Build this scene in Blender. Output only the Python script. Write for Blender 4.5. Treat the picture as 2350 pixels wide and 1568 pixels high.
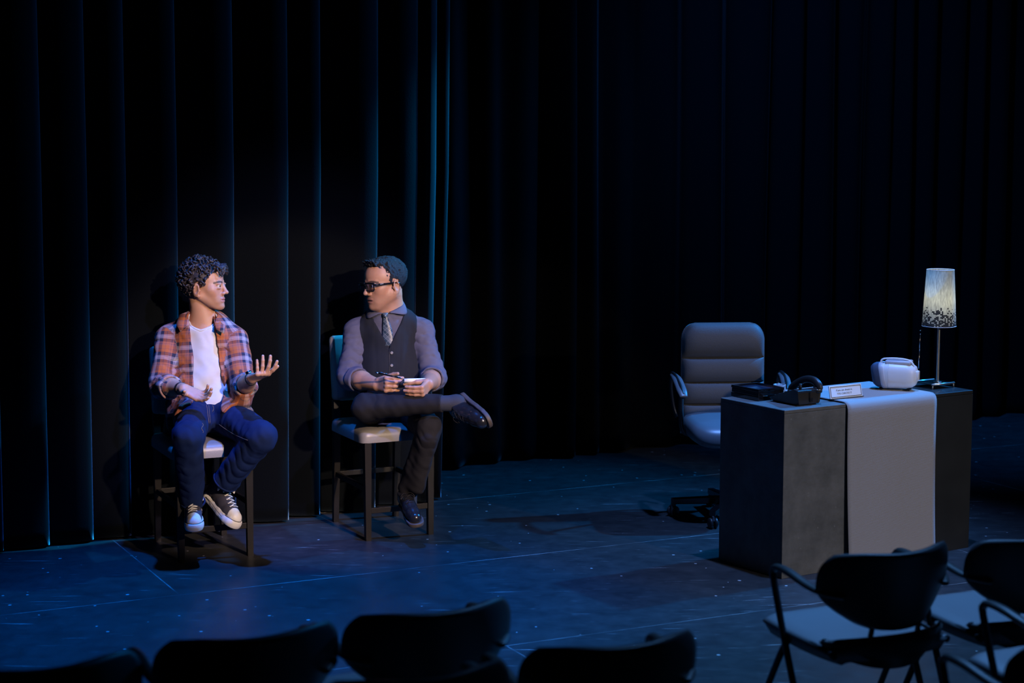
import bpy, bmesh, math, random
import numpy as np
from mathutils import Vector, Matrix
from mathutils.bvhtree import BVHTree

S = bpy.context.scene
COL = S.collection
for o in list(bpy.data.objects):
    bpy.data.objects.remove(o)

# ------------------------------------------------------------------ camera
FPX, HORIZON, CAMH = 4250.0, 275.0, 2.063
PITCH = math.atan((784 - HORIZON) / FPX)
cd = bpy.data.cameras.new('camera'); cam = bpy.data.objects.new('camera', cd); COL.objects.link(cam)
cam.location = (0, 0, CAMH); cam.rotation_euler = (math.pi / 2 - PITCH, 0, 0)
cd.sensor_width = 36; cd.lens = FPX / 2350 * 36; cd.clip_end = 60
cd.dof.use_dof = True; cd.dof.focus_distance = 9.0; cd.dof.aperture_fstop = 2.4
S.camera = cam

# ------------------------------------------------------------------ world, lights, exposure
w = bpy.data.worlds.new('world'); S.world = w; w.use_nodes = True
w.node_tree.nodes['Background'].inputs[0].default_value = (0.02, 0.05, 0.12, 1)
w.node_tree.nodes['Background'].inputs[1].default_value = 0.02
S.view_settings.view_transform = 'Standard'; S.view_settings.look = 'None'
S.view_settings.gamma = 1; S.view_settings.use_curve_mapping = False
S.view_settings.exposure = 0.0

def spot(name, loc, target, power, color, half_deg, blend=0.3, radius=0.08):
    l = bpy.data.lights.new(name, 'SPOT'); l.energy = power; l.color = color
    l.spot_size = math.radians(2 * half_deg); l.spot_blend = blend; l.shadow_soft_size = radius
    o = bpy.data.objects.new(name, l); COL.objects.link(o); o.location = loc
    o.rotation_euler = (Vector(target) - Vector(loc)).to_track_quat('-Z', 'Y').to_euler()
    return o

# stage lanterns hung from the grid, and added fill spots
spot('blue_upstage_right_spot', (4.9, 10.9, 4.6), (-0.7, 8.7, 0.8), 2600, (0.010, 0.30, 1.0), 28, 0.8)
spot('blue_curtain_fill_spot', (3.4, 11.0, 4.4), (-0.62, 10.0, 1.5), 8500, (0.012, 0.44, 1.0), 9.5, 0.9)  # extra lamp, added to brighten the rims of the near curtain's folds
spot('blue_top_spot', (-0.75, 8.0, 5.4), (-1.05, 7.7, 0), 2500, (0.003, 0.17, 1.0), 21, 0.9)
spot('lavender_key_spot', (2.6, 3.6, 5.2), (-0.95, 9.0, 1.05), 1400, (0.48, 0.44, 1.0), 8.0, 0.6)
spot('warm_key_spot', (3.5, 1.5, 3.7), (-0.95, 8.95, 0.74), 3300, (1.0, 0.72, 0.54), 6.2, 0.35)
spot('desk_top_spot', (1.75, 8.0, 5.5), (1.35, 8.6, 0.6), 1350, (0.15, 0.34, 1.0), 19, 0.9)
spot('blue_backdrop_fill_spot', (0.4, 7.6, 5.5), (2.7, 12.3, 1.5), 1900, (0.02, 0.25, 1.0), 24, 1.0)  # added fill, so the far curtain's right-hand folds show faintly
spot('front_row_spot', (2.2, 7.3, 5.4), (1.0, 6.2, 0.2), 1500, (0.13, 0.40, 1.0), 23, 0.95)
spot('warm_desk_spot', (6.5, 1.5, 3.1), (1.25, 8.8, 0.55), 860, (1.0, 0.87, 0.76), 7.4, 0.25)

# ------------------------------------------------------------------ helpers
def W(px, py, Y):
    """world point seen at a photograph pixel, at distance Y in front of the camera"""
    c, s = math.cos(PITCH), math.sin(PITCH)
    rx, ru = px - 1175, 784 - py
    r = np.array([rx, c * FPX + s * ru, -s * FPX + c * ru])
    return np.array([0, 0, CAMH]) + r * (Y / r[1])

def G(px, py, z=0.0):
    c, s = math.cos(PITCH), math.sin(PITCH)
    rx, ru = px - 1175, 784 - py
    r = np.array([rx, c * FPX + s * ru, -s * FPX + c * ru])
    return np.array([0, 0, CAMH]) + r * ((z - CAMH) / r[2])

def tag(o, label=None, cat=None, group=None, kind=None):
    if label: o['label'] = label
    if cat: o['category'] = cat
    if group: o['group'] = group
    if kind: o['kind'] = kind
    return o

def empty(name, loc=(0, 0, 0), rz=0.0):
    o = bpy.data.objects.new(name, None); COL.objects.link(o)
    o.location = loc; o.rotation_euler = (0, 0, rz); o.empty_display_size = 0.1
    return o

def link(name, me, m, parent=None, smooth=True):
    o = bpy.data.objects.new(name, me); COL.objects.link(o)
    if m is not None and not len(me.materials): me.materials.append(m)
    if smooth:
        me.polygons.foreach_set('use_smooth', [True] * len(me.polygons))
    if parent is not None: o.parent = parent
    return o

def mesh_np(name, v, f, uv=None):
    """mesh from numpy vertices and quads"""
    me = bpy.data.meshes.new(name)
    v = np.asarray(v, np.float32); f = np.asarray(f, np.int32)
    me.vertices.add(len(v)); me.vertices.foreach_set('co', v.ravel())
    k = f.shape[1]
    me.loops.add(f.size); me.loops.foreach_set('vertex_index', f.ravel())
    me.polygons.add(len(f)); me.polygons.foreach_set('loop_start', np.arange(0, f.size, k, dtype=np.int32))
    me.update(calc_edges=True); me.validate()
    return me

class MB:
    """collects shapes into one mesh"""
    def __init__(s): s.v = []; s.f = []
    def add(s, v, f):
        n = len(s.v); s.v += [tuple(map(float, p)) for p in v]; s.f += [tuple(i + n for i in q) for q in f]; return s
    def box(s, c, d, rot=None, bev=0.0):
        bm = bmesh.new(); bmesh.ops.create_cube(bm, size=1)
        for p in bm.verts: p.co = Vector((p.co.x * d[0], p.co.y * d[1], p.co.z * d[2]))
        if bev: bmesh.ops.bevel(bm, geom=bm.edges[:], offset=bev, segments=2, affect='EDGES', profile=0.5)
        M = rot if rot is not None else Matrix.Identity(3)
        bm.verts.index_update()
        v = [M @ p.co + Vector(c) for p in bm.verts]; f = [[p.index for p in q.verts] for q in bm.faces]
        bm.free(); return s.add(v, f)
    def tube(s, pts, r, n=10, cap=True, smooth=0, flat=1.0, up=None):
        P = [np.array(p, float) for p in pts]
        if smooth:
            Q = []
            for i in range(len(P) - 1):
                a, b, c, d = P[max(i - 1, 0)], P[i], P[i + 1], P[min(i + 2, len(P) - 1)]
                for j in range(smooth):
                    t = j / smooth
                    Q.append(0.5 * (2 * b + (c - a) * t + (2 * a - 5 * b + 4 * c - d) * t * t + (3 * b - a - 3 * c + d) * t ** 3))
            Q.append(P[-1]); P = Q
        R = r if hasattr(r, '__len__') else [r] * len(P)
        if len(R) != len(P): R = list(np.interp(np.linspace(0, 1, len(P)), np.linspace(0, 1, len(R)), R))
        v = []; f = []
        u = None
        for i, p in enumerate(P):
            t = P[min(i + 1, len(P) - 1)] - P[max(i - 1, 0)]; t = t / (np.linalg.norm(t) + 1e-9)
            if u is None:
                h = np.array(up, float) if up is not None else (np.array([0, 0, 1.0]) if abs(t[2]) < 0.9 else np.array([1.0, 0, 0]))
                u = h - t * (h @ t)
            else: u = u - t * (u @ t)
            u = u / np.linalg.norm(u); w_ = np.cross(t, u)
            for j in range(n):
                a = 2 * math.pi * j / n; v.append(p + R[i] * (flat * math.cos(a) * u + math.sin(a) * w_))
        for i in range(len(P) - 1):
            for j in range(n):
                k = (j + 1) % n; f.append((i * n + j, i * n + k, (i + 1) * n + k, (i + 1) * n + j))
        if cap:
            f.append(tuple(range(n - 1, -1, -1))); m_ = (len(P) - 1) * n; f.append(tuple(m_ + j for j in range(n)))
        return s.add(v, f)
    def lathe(s, prof, c=(0, 0, 0), n=32, axis=None):
        v = []; f = []
        for r, z in prof:
            for j in range(n):
                a = 2 * math.pi * j / n; p = Vector((r * math.cos(a), r * math.sin(a), z))
                if axis is not None: p = axis @ p
                v.append((p.x + c[0], p.y + c[1], p.z + c[2]))
        for i in range(len(prof) - 1):
            for j in range(n):
                k = (j + 1) % n; f.append((i * n + j, i * n + k, (i + 1) * n + k, (i + 1) * n + j))
        if prof[0][0] > 1e-6: f.append(tuple(range(n - 1, -1, -1)))
        if prof[-1][0] > 1e-6: m_ = (len(prof) - 1) * n; f.append(tuple(m_ + j for j in range(n)))
        return s.add(v, f)
    def prism(s, poly, z0, z1, M=None):
        n = len(poly); v = [Vector((x, y, z0)) for x, y in poly] + [Vector((x, y, z1)) for x, y in poly]
        if M is not None: v = [M @ p for p in v]
        f = [tuple(range(n - 1, -1, -1)), tuple(range(n, 2 * n))] + [(i, (i + 1) % n, n + (i + 1) % n, n + i) for i in range(n)]
        return s.add(v, f)
    def grid(s, P, thick=None):
        """P[i][j] points; optional thickness along the normals"""
        P = np.array(P, float); a, b = P.shape[:2]
        f = [(i * b + j, (i + 1) * b + j, (i + 1) * b + j + 1, i * b + j + 1) for i in range(a - 1) for j in range(b - 1)]
        if not thick: return s.add(P.reshape(-1, 3), f)
        du = np.gradient(P, axis=0); dv = np.gradient(P, axis=1); N = np.cross(du, dv); N /= np.linalg.norm(N, axis=2, keepdims=True) + 1e-12
        Q = P - N * thick; m_ = a * b
        f2 = f + [tuple(m_ + k for k in q[::-1]) for q in f]
        for i in range(a - 1):
            f2.append((i * b, m_ + i * b, m_ + (i + 1) * b, (i + 1) * b)); e = b - 1
            f2.append((i * b + e, (i + 1) * b + e, m_ + (i + 1) * b + e, m_ + i * b + e))
        for j in range(b - 1):
            f2.append((j, j + 1, m_ + j + 1, m_ + j)); e = (a - 1) * b
            f2.append((e + j, m_ + e + j, m_ + e + j + 1, e + j + 1))
        return s.add(np.concatenate([P.reshape(-1, 3), Q.reshape(-1, 3)]), f2)
    def build(s, name, m, parent=None, smooth=False, base=None, auto=None):
        me = bpy.data.meshes.new(name)
        v = s.v if base is None else [(p[0] - base[0], p[1] - base[1], p[2] - base[2]) for p in s.v]
        me.from_pydata(v, [], s.f); me.update()
        bm = bmesh.new(); bm.from_mesh(me); bmesh.ops.recalc_face_normals(bm, faces=bm.faces[:])
        if auto:
            for e in bm.edges:
                if len(e.link_faces) == 2 and e.calc_face_angle(0) > math.radians(auto): e.smooth = False
        bm.to_mesh(me); bm.free()
        return link(name, me, m, parent, smooth or bool(auto))

def copy_tree(o, parent=None):
    c = o.copy(); COL.objects.link(c); c.parent = parent
    for ch in list(o.children): copy_tree(ch, c)
    return c

# ------------------------------------------------------------------ materials
MT = {}
def mat(name, col=(0.5, 0.5, 0.5), rough=0.6, metal=0.0, spec=0.5, sheen=0.0, noise=None, bump=None, coat=0.0, trans=0.0, emit=None, var=0.0, vscale=8.0):
    m = bpy.data.materials.new(name); m.use_nodes = True; nt = m.node_tree; b = nt.nodes['Principled BSDF']
    b.inputs['Base Color'].default_value = (*col, 1); b.inputs['Roughness'].default_value = rough
    b.inputs['Metallic'].default_value = metal; b.inputs['Specular IOR Level'].default_value = spec
    if sheen: b.inputs['Sheen Weight'].default_value = sheen; b.inputs['Sheen Roughness'].default_value = 0.4
    if coat: b.inputs['Coat Weight'].default_value = coat; b.inputs['Coat Roughness'].default_value = 0.1
    if trans: b.inputs['Transmission Weight'].default_value = trans
    if emit: b.inputs['Emission Color'].default_value = (*emit[0], 1); b.inputs['Emission Strength'].default_value = emit[1]
    tc = nt.nodes.new('ShaderNodeTexCoord')
    if var:
        n = nt.nodes.new('ShaderNodeTexNoise'); n.inputs['Scale'].default_value = vscale; n.inputs['Detail'].default_value = 5
        nt.links.new(tc.outputs['Object'], n.inputs['Vector'])
        mx = nt.nodes.new('ShaderNodeMix'); mx.data_type = 'RGBA'
        mx.inputs[6].default_value = (*[max(0, c * (1 - var)) for c in col], 1); mx.inputs[7].default_value = (*[min(1, c * (1 + var)) for c in col], 1)
        nt.links.new(n.outputs['Fac'], mx.inputs[0]); nt.links.new(mx.outputs[2], b.inputs['Base Color'])
    if bump:
        n2 = nt.nodes.new('ShaderNodeTexNoise'); n2.inputs['Scale'].default_value = bump[0]; n2.inputs['Detail'].default_value = 3
        nt.links.new(tc.outputs['Object'], n2.inputs['Vector'])
        bp = nt.nodes.new('ShaderNodeBump'); bp.inputs['Strength'].default_value = bump[1]; bp.inputs['Distance'].default_value = 0.004
        nt.links.new(n2.outputs['Fac'], bp.inputs['Height']); nt.links.new(bp.outputs[0], b.inputs['Normal'])
    MT[name] = m
    return m

def N(m, typ, **kw):
    n = m.node_tree.nodes.new(typ)
    for k, v in kw.items():
        if k in n.inputs: n.inputs[k].default_value = v
        else: setattr(n, k, v)
    return n
def L(m, a, b): m.node_tree.links.new(a, b)
def P(m): return m.node_tree.nodes['Principled BSDF']
def mth(m, op, a, b=None):
    n = m.node_tree.nodes.new('ShaderNodeMath'); n.operation = op
    for i, x in enumerate((a, b)):
        if x is None: continue
        if isinstance(x, (int, float)): n.inputs[i].default_value = x
        else: L(m, x, n.inputs[i])
    return n.outputs[0]

mat('velvet', (0.0026, 0.0036, 0.0045), 0.95, spec=0.05, sheen=1.0, bump=(260, 0.25))
P(MT['velvet']).inputs['Sheen Roughness'].default_value = 0.27
P(MT['velvet']).inputs['Sheen Tint'].default_value = (0.55, 0.8, 1.0, 1)
mat('velvet_back', (0.0018, 0.0021, 0.0025), 0.95, spec=0.03, sheen=0.04, bump=(260, 0.25))
P(MT['velvet_back']).inputs['Sheen Roughness'].default_value = 0.25
mat('black_wall', (0.008, 0.008, 0.009), 0.9)
mat('dark_wood', (0.0060, 0.0052, 0.0048), 0.5, spec=0.3, var=0.3, vscale=30)
mat('stool_vinyl', (0.23, 0.22, 0.205), 0.38, bump=(180, 0.08))
mat('chair_fabric', (0.085, 0.085, 0.09), 0.6, sheen=0.2, bump=(300, 0.3))
mat('black_plastic', (0.010, 0.010, 0.011), 0.35)
mat('gloss_black', (0.006, 0.006, 0.007), 0.12, coat=0.5)
mat('phone_black', (0.022, 0.021, 0.021), 0.42)
mat('tube_steel', (0.03, 0.032, 0.035), 0.35, metal=0.6)
mat('chrome', (0.7, 0.7, 0.7), 0.18, metal=1.0)
mat('brushed_steel', (0.55, 0.54, 0.5), 0.32, metal=0.9)
mat('seat_vinyl', (0.16, 0.16, 0.17), 0.45, bump=(200, 0.1))
mat('back_vinyl', (0.012, 0.012, 0.014), 0.5)
mat('white_plastic', (0.85, 0.85, 0.86), 0.4)
mat('silver_plastic', (0.55, 0.55, 0.60), 0.4)
mat('speaker_cloth', (0.05, 0.07, 0.12), 0.8, bump=(500, 0.4))
mat('paper', (0.78, 0.77, 0.72), 0.7)
mat('card_white', (0.88, 0.88, 0.88), 0.5)
mat('ink', (0.10, 0.10, 0.10), 0.7)
mat('frame_dark', (0.05, 0.05, 0.05), 0.4)
mat('glass_dark', (0.02, 0.05, 0.05), 0.05, spec=0.6, coat=1.0)

# floor paint: black, scuffed, with specks and scratches of lighter dust
def floor_material():
    m = mat('floor_paint', (0.02, 0.02, 0.02), 0.4); b = P(m)
    tc = N(m, 'ShaderNodeTexCoord'); geo = N(m, 'ShaderNodeNewGeometry'); pos = geo.outputs['Position']
    big = N(m, 'ShaderNodeTexNoise', Scale=1.3, Detail=6.0); L(m, pos, big.inputs['Vector'])
    mid = N(m, 'ShaderNodeTexNoise', Scale=9.0, Detail=8.0, Roughness=0.7); L(m, pos, mid.inputs['Vector'])
    cr = N(m, 'ShaderNodeValToRGB'); cr.color_ramp.elements[0].position = 0.30; cr.color_ramp.elements[1].position = 0.75
    cr.color_ramp.elements[0].color = (0.015, 0.016, 0.017, 1); cr.color_ramp.elements[1].color = (0.052, 0.052, 0.051, 1)
    av = mth(m, 'ADD', mth(m, 'MULTIPLY', big.outputs['Fac'], 0.4), mth(m, 'MULTIPLY', mid.outputs['Fac'], 0.6)); L(m, av, cr.inputs[0])
    # specks
    vo = N(m, 'ShaderNodeTexVoronoi', Scale=12.0); L(m, pos, vo.inputs['Vector'])
    sel = N(m, 'ShaderNodeSeparateColor'); L(m, vo.outputs['Color'], sel.inputs[0])
    sp = mth(m, 'MULTIPLY', mth(m, 'LESS_THAN', vo.outputs['Distance'], mth(m, 'MULTIPLY', sel.outputs[1], 0.10)), mth(m, 'GREATER_THAN', sel.outputs[0], 0.15))
    # two families of stretched scratches
    tot = mth(m, 'MULTIPLY', sp, 0.8)
    for ang, sc, th in ((0.45, (0.9, 26, 1), 0.665), (-0.9, (1.2, 34, 1), 0.685), (1.25, (1.0, 30, 1), 0.69), (2.2, (2.5, 60, 1), 0.69)):
        mp = N(m, 'ShaderNodeMapping'); mp.vector_type = 'POINT'; mp.inputs['Rotation'].default_value = (0, 0, ang); mp.inputs['Scale'].default_value = sc
        wn = N(m, 'ShaderNodeTexNoise', Scale=0.7, Detail=2.0); L(m, pos, wn.inputs['Vector'])
        wm = N(m, 'ShaderNodeVectorMath'); wm.operation = 'MULTIPLY_ADD'; L(m, wn.outputs['Color'], wm.inputs[0]); wm.inputs[1].default_value = (0.25, 0.25, 0); L(m, pos, wm.inputs[2])
        L(m, wm.outputs[0], mp.inputs['Vector'])
        sn = N(m, 'ShaderNodeTexNoise', Scale=2.6, Detail=4.0, Roughness=0.6); L(m, mp.outputs[0], sn.inputs['Vector'])
        msk = mth(m, 'MULTIPLY', mth(m, 'SUBTRACT', sn.outputs['Fac'], th), 9.0); msk = mth(m, 'MINIMUM', mth(m, 'MAXIMUM', msk, 0.0), 0.7)
        tot = mth(m, 'MAXIMUM', tot, msk)
    mx = N(m, 'ShaderNodeMix', data_type='RGBA'); L(m, tot, mx.inputs[0]); L(m, cr.outputs[0], mx.inputs[6]); mx.inputs[7].default_value = (0.55, 0.55, 0.55, 1)
    L(m, mx.outputs[2], b.inputs['Base Color'])
    rr = N(m, 'ShaderNodeMapRange'); rr.inputs[3].default_value = 0.30; rr.inputs[4].default_value = 0.48; L(m, mid.outputs['Fac'], rr.inputs[0]); L(m, rr.outputs[0], b.inputs['Roughness'])
    bp = N(m, 'ShaderNodeBump', Strength=0.15, Distance=0.003); L(m, mid.outputs['Fac'], bp.inputs['Height']); L(m, bp.outputs[0], b.inputs['Normal'])
    e = mat('worn_edge', (0.2, 0.2, 0.2), 0.6); eb = P(e)
    g2 = N(e, 'ShaderNodeNewGeometry'); n2 = N(e, 'ShaderNodeTexNoise', Scale=4.0, Detail=5.0); L(e, g2.outputs['Position'], n2.inputs['Vector'])
    c2 = N(e, 'ShaderNodeValToRGB'); c2.color_ramp.elements[0].position = 0.42; c2.color_ramp.elements[1].position = 0.66
    c2.color_ramp.elements[0].color = (0.05, 0.05, 0.05, 1); c2.color_ramp.elements[1].color = (0.40, 0.40, 0.38, 1); L(e, n2.outputs['Fac'], c2.inputs[0]); L(e, c2.outputs[0], eb.inputs['Base Color'])
floor_material()

# ------------------------------------------------------------------ the room
ST = math.radians(26)          # the stage is laid out at this angle to the picture
U = np.array([math.cos(ST), math.sin(ST), 0]); NV = np.array([-math.sin(ST), math.cos(ST), 0])

floor = MB().box((1, 7.5, -0.11), (16, 17, 0.2)).build('floor', MT['black_wall']); tag(floor, kind='structure')
def floor_panel(u0, u1, n0, n1):
    g = 0.0008; t = 0.0026
    me = bpy.data.meshes.new('floor_panel')
    c0 = [(u0 + g, n0 + g), (u1 - g, n0 + g), (u1 - g, n1 - g), (u0 + g, n1 - g)]
    c1 = [(u0 + t, n0 + t), (u1 - t, n0 + t), (u1 - t, n1 - t), (u0 + t, n1 - t)]
    v = [U * a + NV * b + [0, 0, -0.0097] for a, b in c0] + [U * a + NV * b + [0, 0, -0.0006] for a, b in c0] + [U * a + NV * b for a, b in c1]
    f = [(0, 1, 5, 4), (1, 2, 6, 5), (2, 3, 7, 6), (3, 0, 4, 7), (4, 5, 9, 8), (5, 6, 10, 9), (6, 7, 11, 10), (7, 4, 8, 11), (8, 9, 10, 11)]
    me.from_pydata([tuple(p) for p in v], [], f); me.update()
    me.materials.append(MT['floor_paint']); me.materials.append(MT['worn_edge'])
    for i in range(4, 8): me.polygons[i].material_index = 1
    o = bpy.data.objects.new('floor_panel', me); COL.objects.link(o); o.parent = floor
SEAM0, PW, PL = 7.742, 1.335, 4.88
for k, off in ((-4, 0.3), (-3, 1.2), (-2, 3.1), (-1, 0.9), (0, 2.16), (1, 7.2), (2, 0.4), (3, 2.5)):
    n0 = SEAM0 + k * PW
    a = off - PL * 2
    while a < 10.5:
        if a + PL > -2.6: floor_panel(a, a + PL, n0, n0 + PW)
        a += PL
for nm, c, d in (('wall_back', (1, 16.05, 3), (16, 0.1, 6.2)), ('wall_left', (-7.05, 7.5, 3), (0.1, 17, 6.2)), ('wall_right', (9.05, 7.5, 3), (0.1, 17, 6.2)), ('ceiling', (1, 7.5, 6.15), (16, 17, 0.1)), ('wall_front', (1, -1.05, 3), (16, 0.1, 6.2))):
    tag(MB().box(c, d).build(nm, MT['black_wall']), kind='structure')

# ------------------------------------------------------------------ curtains
def curtain(name, prof, z0, z1, m, lean=None, thick=0.005):
    """prof: plan polyline; lean(i, z) -> dx, dy"""
    rows = np.concatenate([np.linspace(z0, z0 + 0.15, 3), np.linspace(z0 + 0.5, z1, 12)])
    Pn = []
    for z in rows:
        r = []
        for i, (x, y) in enumerate(prof):
            dx, dy = lean(i / len(prof), z) if lean else (0, 0)
            r.append((x + dx, y + dy, z))
        Pn.append(r)
    return MB().grid(Pn, thick).build(name, m, smooth=True)

def fold_profile(base, dirs, stops, amps, rr, front, n=26):
    """saw-tooth folds: each comes slowly forward up to its right edge, then turns sharply back"""
    out = []
    s = stops
    for i in range(len(s) - 1):
        wd = s[i + 1] - s[i]; A = amps[i]; R = rr[i]; B = 0.12 * amps[i]
        for j in range(n):
            t = j / n
            out.append((s[i] + (wd - R) * t, B + (A - B) * math.sin(t * math.pi / 2) ** 1.25))
        for j in range(11):                       # the rounded nose of the fold
            ph = math.radians(108) * j / 10
            out.append((s[i + 1] - R + R * math.sin(ph), A - R + R * math.cos(ph)))
        nb = 0.12 * amps[min(i + 1, len(amps) - 1)]; x0, o0 = out[-1]
        for j in range(1, 6):                     # and its return behind the next fold
            t = j / 6
            out.append((x0 + (s[i + 1] - x0) * t - 0.012 * math.sin(t * math.pi), o0 + (nb - o0) * t))
    res = []
    for x, o in out:
        p = base + dirs * x + front * o; res.append((p[0], p[1]))
    return res

LA = math.radians(32)
ld = np.array([math.cos(LA), math.sin(LA)]); lf = np.array([math.sin(LA), -math.cos(LA)])
lb = np.array([-0.335, 10.05])       # right-hand end
def s_at(px, y=700):
    """where along the curtain line a picture column falls"""
    best = None
    for k in range(-1200, 60):
        p = lb + ld * (k * 0.003) + lf * 0.08
        X = 1175 + FPX * p[0] / (p[1] * math.cos(PITCH) + (CAMH - 2.0) * math.sin(PITCH))
        if best is None or abs(X - px) < best[0]: best = (abs(X - px), k * 0.003)
    return best[1]
stops = [s_at(q - 14) for q in (-260, -120, 0, 110, 215, 303, 412, 540, 658, 738, 864, 962, 1004, 1038)]
amps = [0.05, 0.05, 0.05, 0.05, 0.06, 0.10, 0.12, 0.14, 0.11, 0.14, 0.10, 0.12, 0.07, 0.05]
rr = [0.03, 0.03, 0.03, 0.03, 0.03, 0.022, 0.030, 0.016, 0.014, 0.018, 0.016, 0.045, 0.014, 0.02]
prof = fold_profile(lb, ld, stops, amps, rr, lf)
c1 = curtain('stage_curtain', prof, 0.012, 5.2, MT['velvet'], lambda t, z: (0.028 * (z - 1.2) * (0.25 + 0.75 * t ** 3) * (1 if z < 1.6 else 0.45) + (0.01 if z >= 1.6 else 0) * t, 0.006 * math.sin(40 * t) * max(0, 0.4 - z)))
tag(c1, 'near dark velvet curtain with blue-edged folds behind the two bar stools', 'curtain', 'velvet stage curtains')

BA = math.radians(27.5)
bd = np.array([math.cos(BA), math.sin(BA)]); bf = np.array([math.sin(BA), -math.cos(BA)])
rnd = random.Random(5)
prof = []; x = -1.6; ph = 0
pts = []
while x < 5.6:
    wd = rnd.uniform(0.17, 0.34); A = rnd.uniform(0.05, 0.11); sk = rnd.uniform(0.45, 0.8)
    for j in range(18):
        t = j / 18
        ph_ = t / sk * 0.5 if t < sk else 0.5 + (t - sk) / (1 - sk) * 0.5
        pts.append((x + wd * t, A * 0.5 * (1 - math.cos(2 * math.pi * ph_)) + 0.008 * math.sin(17 * (x + wd * t))))
    x += wd
bb = np.array([0.2, 11.22])
prof = [tuple(bb + bd * a + bf * o) for a, o in pts]
c2 = curtain('stage_curtain', prof, 0.012, 5.2, MT['velvet_back'], lambda t, z: (0.012 * math.sin(9 * t * 6.28 + z * 0.8), 0.02 * math.sin(13 * t * 6.28) * (z < 0.3)))
tag(c2, 'far black velvet backdrop curtain behind the office chair and desk', 'curtain', 'velvet stage curtains')
# ------------------------------------------------------------------ bar stools
def make_stool(loc, rz, label):
    t = empty('bar_stool', loc, rz); tag(t, label, 'stool', 'upholstered bar stools')
    lx, fy, by = 0.166, -0.215, 0.225
    for sx in (-1, 1):
        MB().add([(sx * lx + a * h, fy + b * h, z) for z, h in ((0, 0.0135), (0.49, 0.0175)) for a, b in ((-1, -1), (1, -1), (1, 1), (-1, 1))],
                 [(3, 2, 1, 0), (4, 5, 6, 7), (0, 1, 5, 4), (1, 2, 6, 5), (2, 3, 7, 6), (3, 0, 4, 7)]).build('leg', MT['dark_wood'], t)
        MB().add([(sx * lx + a * h, by + dy + b * h, z) for z, h, dy in ((0, 0.0135, 0.035), (0.5, 0.0175, 0), (0.64, 0.016, 0.010)) for a, b in ((-1, -1), (1, -1), (1, 1), (-1, 1))],
                 [(3, 2, 1, 0), (8, 9, 10, 11)] + [(k + i, k + (i + 1) % 4, k + 4 + (i + 1) % 4, k + 4 + i) for k in (0, 4) for i in range(4)]).build('leg', MT['dark_wood'], t)
        MB().box((sx * lx, 0.01, 0.255), (0.016, 0.44, 0.026), bev=0.002).build('stretcher', MT['dark_wood'], t)
    MB().box((0, fy, 0.148), (0.30, 0.018, 0.028), bev=0.002).build('footrest', MT['dark_wood'], t)
    MB().box((0, by + 0.018, 0.255), (0.30, 0.016, 0.026), bev=0.002).build('stretcher', MT['dark_wood'], t)
    # padded seat with a crowned top
    a, b = 17, 17; top = []
    MBs = MB(); hw, hd = 0.202, 0.235
    prof = [(1.0, 0.0), (1.0, 0.03), (0.985, 0.045), (0.95, 0.056), (0.85, 0.063), (0.6, 0.069), (0.3, 0.071), (0.0, 0.072)]
    v = []; f = []; n = 48
    for s, z in prof:
        for j in range(n):
            an = 2 * math.pi * j / n; c_, s_ = math.cos(an), math.sin(an); e = 0.16
            v.append((hw * s * math.copysign(abs(c_) ** e, c_), hd * s * math.copysign(abs(s_) ** e, s_), 0.489 + z))
    for i in range(len(prof) - 1):
        for j in range(n): k = (j + 1) % n; f.append((i * n + j, i * n + k, (i + 1) * n + k, (i + 1) * n + j))
    f.append(tuple(range(n - 1, -1, -1)))
    MBs.add(v, f).build('seat', MT['stool_vinyl'], t, auto=50)
    R = Matrix.Rotation(math.radians(-7), 3, 'X')
    MB().box((0, by + 0.03, 0.80), (0.368, 0.055, 0.335), R, bev=0.022).build('backrest', MT['stool_vinyl'], t, smooth=True)
    return t
BA_ = math.radians(24); STOOL_B = np.array([-1.249, 8.646]) - 0.166 * np.array([math.cos(BA_), math.sin(BA_)]) + 0.215 * np.array([-math.sin(BA_), math.cos(BA_)])
STOOL_M = (np.array([-0.717, 8.959]) + np.array([-0.405, 9.105])) / 2 + 0.215 * np.array([-math.sin(math.radians(25)), math.cos(math.radians(25))])
make_stool((*STOOL_B, 0), BA_, 'grey padded bar stool carrying the young man in the plaid shirt')
make_stool((*STOOL_M, 0), math.radians(25), 'grey padded bar stool carrying the man in vest and tie')

# ------------------------------------------------------------------ desk of two stage blocks with a runner
DF = G(1793.5, 1329.7); DA = math.radians(32.2); DW, DD, DH = 1.182, 0.455, 0.772
dx = np.array([math.cos(DA), math.sin(DA), 0]); dy = np.array([-math.sin(DA), math.cos(DA), 0])
def desk_l(px, py, z):
    """local desk coordinates of a point on a plane of height z"""
    p = G(px, py, z) - DF; return p @ dx, p @ dy
m = mat('dusty_lit_block', (0.10, 0.098, 0.09), 0.62, bump=(40, 0.2))
b = P(m); tc = N(m, 'ShaderNodeTexCoord'); n1 = N(m, 'ShaderNodeTexNoise', Scale=7.0, Detail=8.0, Roughness=0.65); L(m, tc.outputs['Object'], n1.inputs['Vector'])
cr = N(m, 'ShaderNodeValToRGB'); cr.color_ramp.elements[0].position = 0.3; cr.color_ramp.elements[1].position = 0.72
cr.color_ramp.elements[0].color = (0.070, 0.074, 0.070, 1); cr.color_ramp.elements[1].color = (0.155, 0.156, 0.147, 1); L(m, n1.outputs['Fac'], cr.inputs[0])
vo = N(m, 'ShaderNodeTexVoronoi', Scale=22.0); L(m, tc.outputs['Object'], vo.inputs['Vector'])
spk = mth(m, 'MULTIPLY', mth(m, 'LESS_THAN', vo.outputs['Distance'], 0.09), 0.5)
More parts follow.
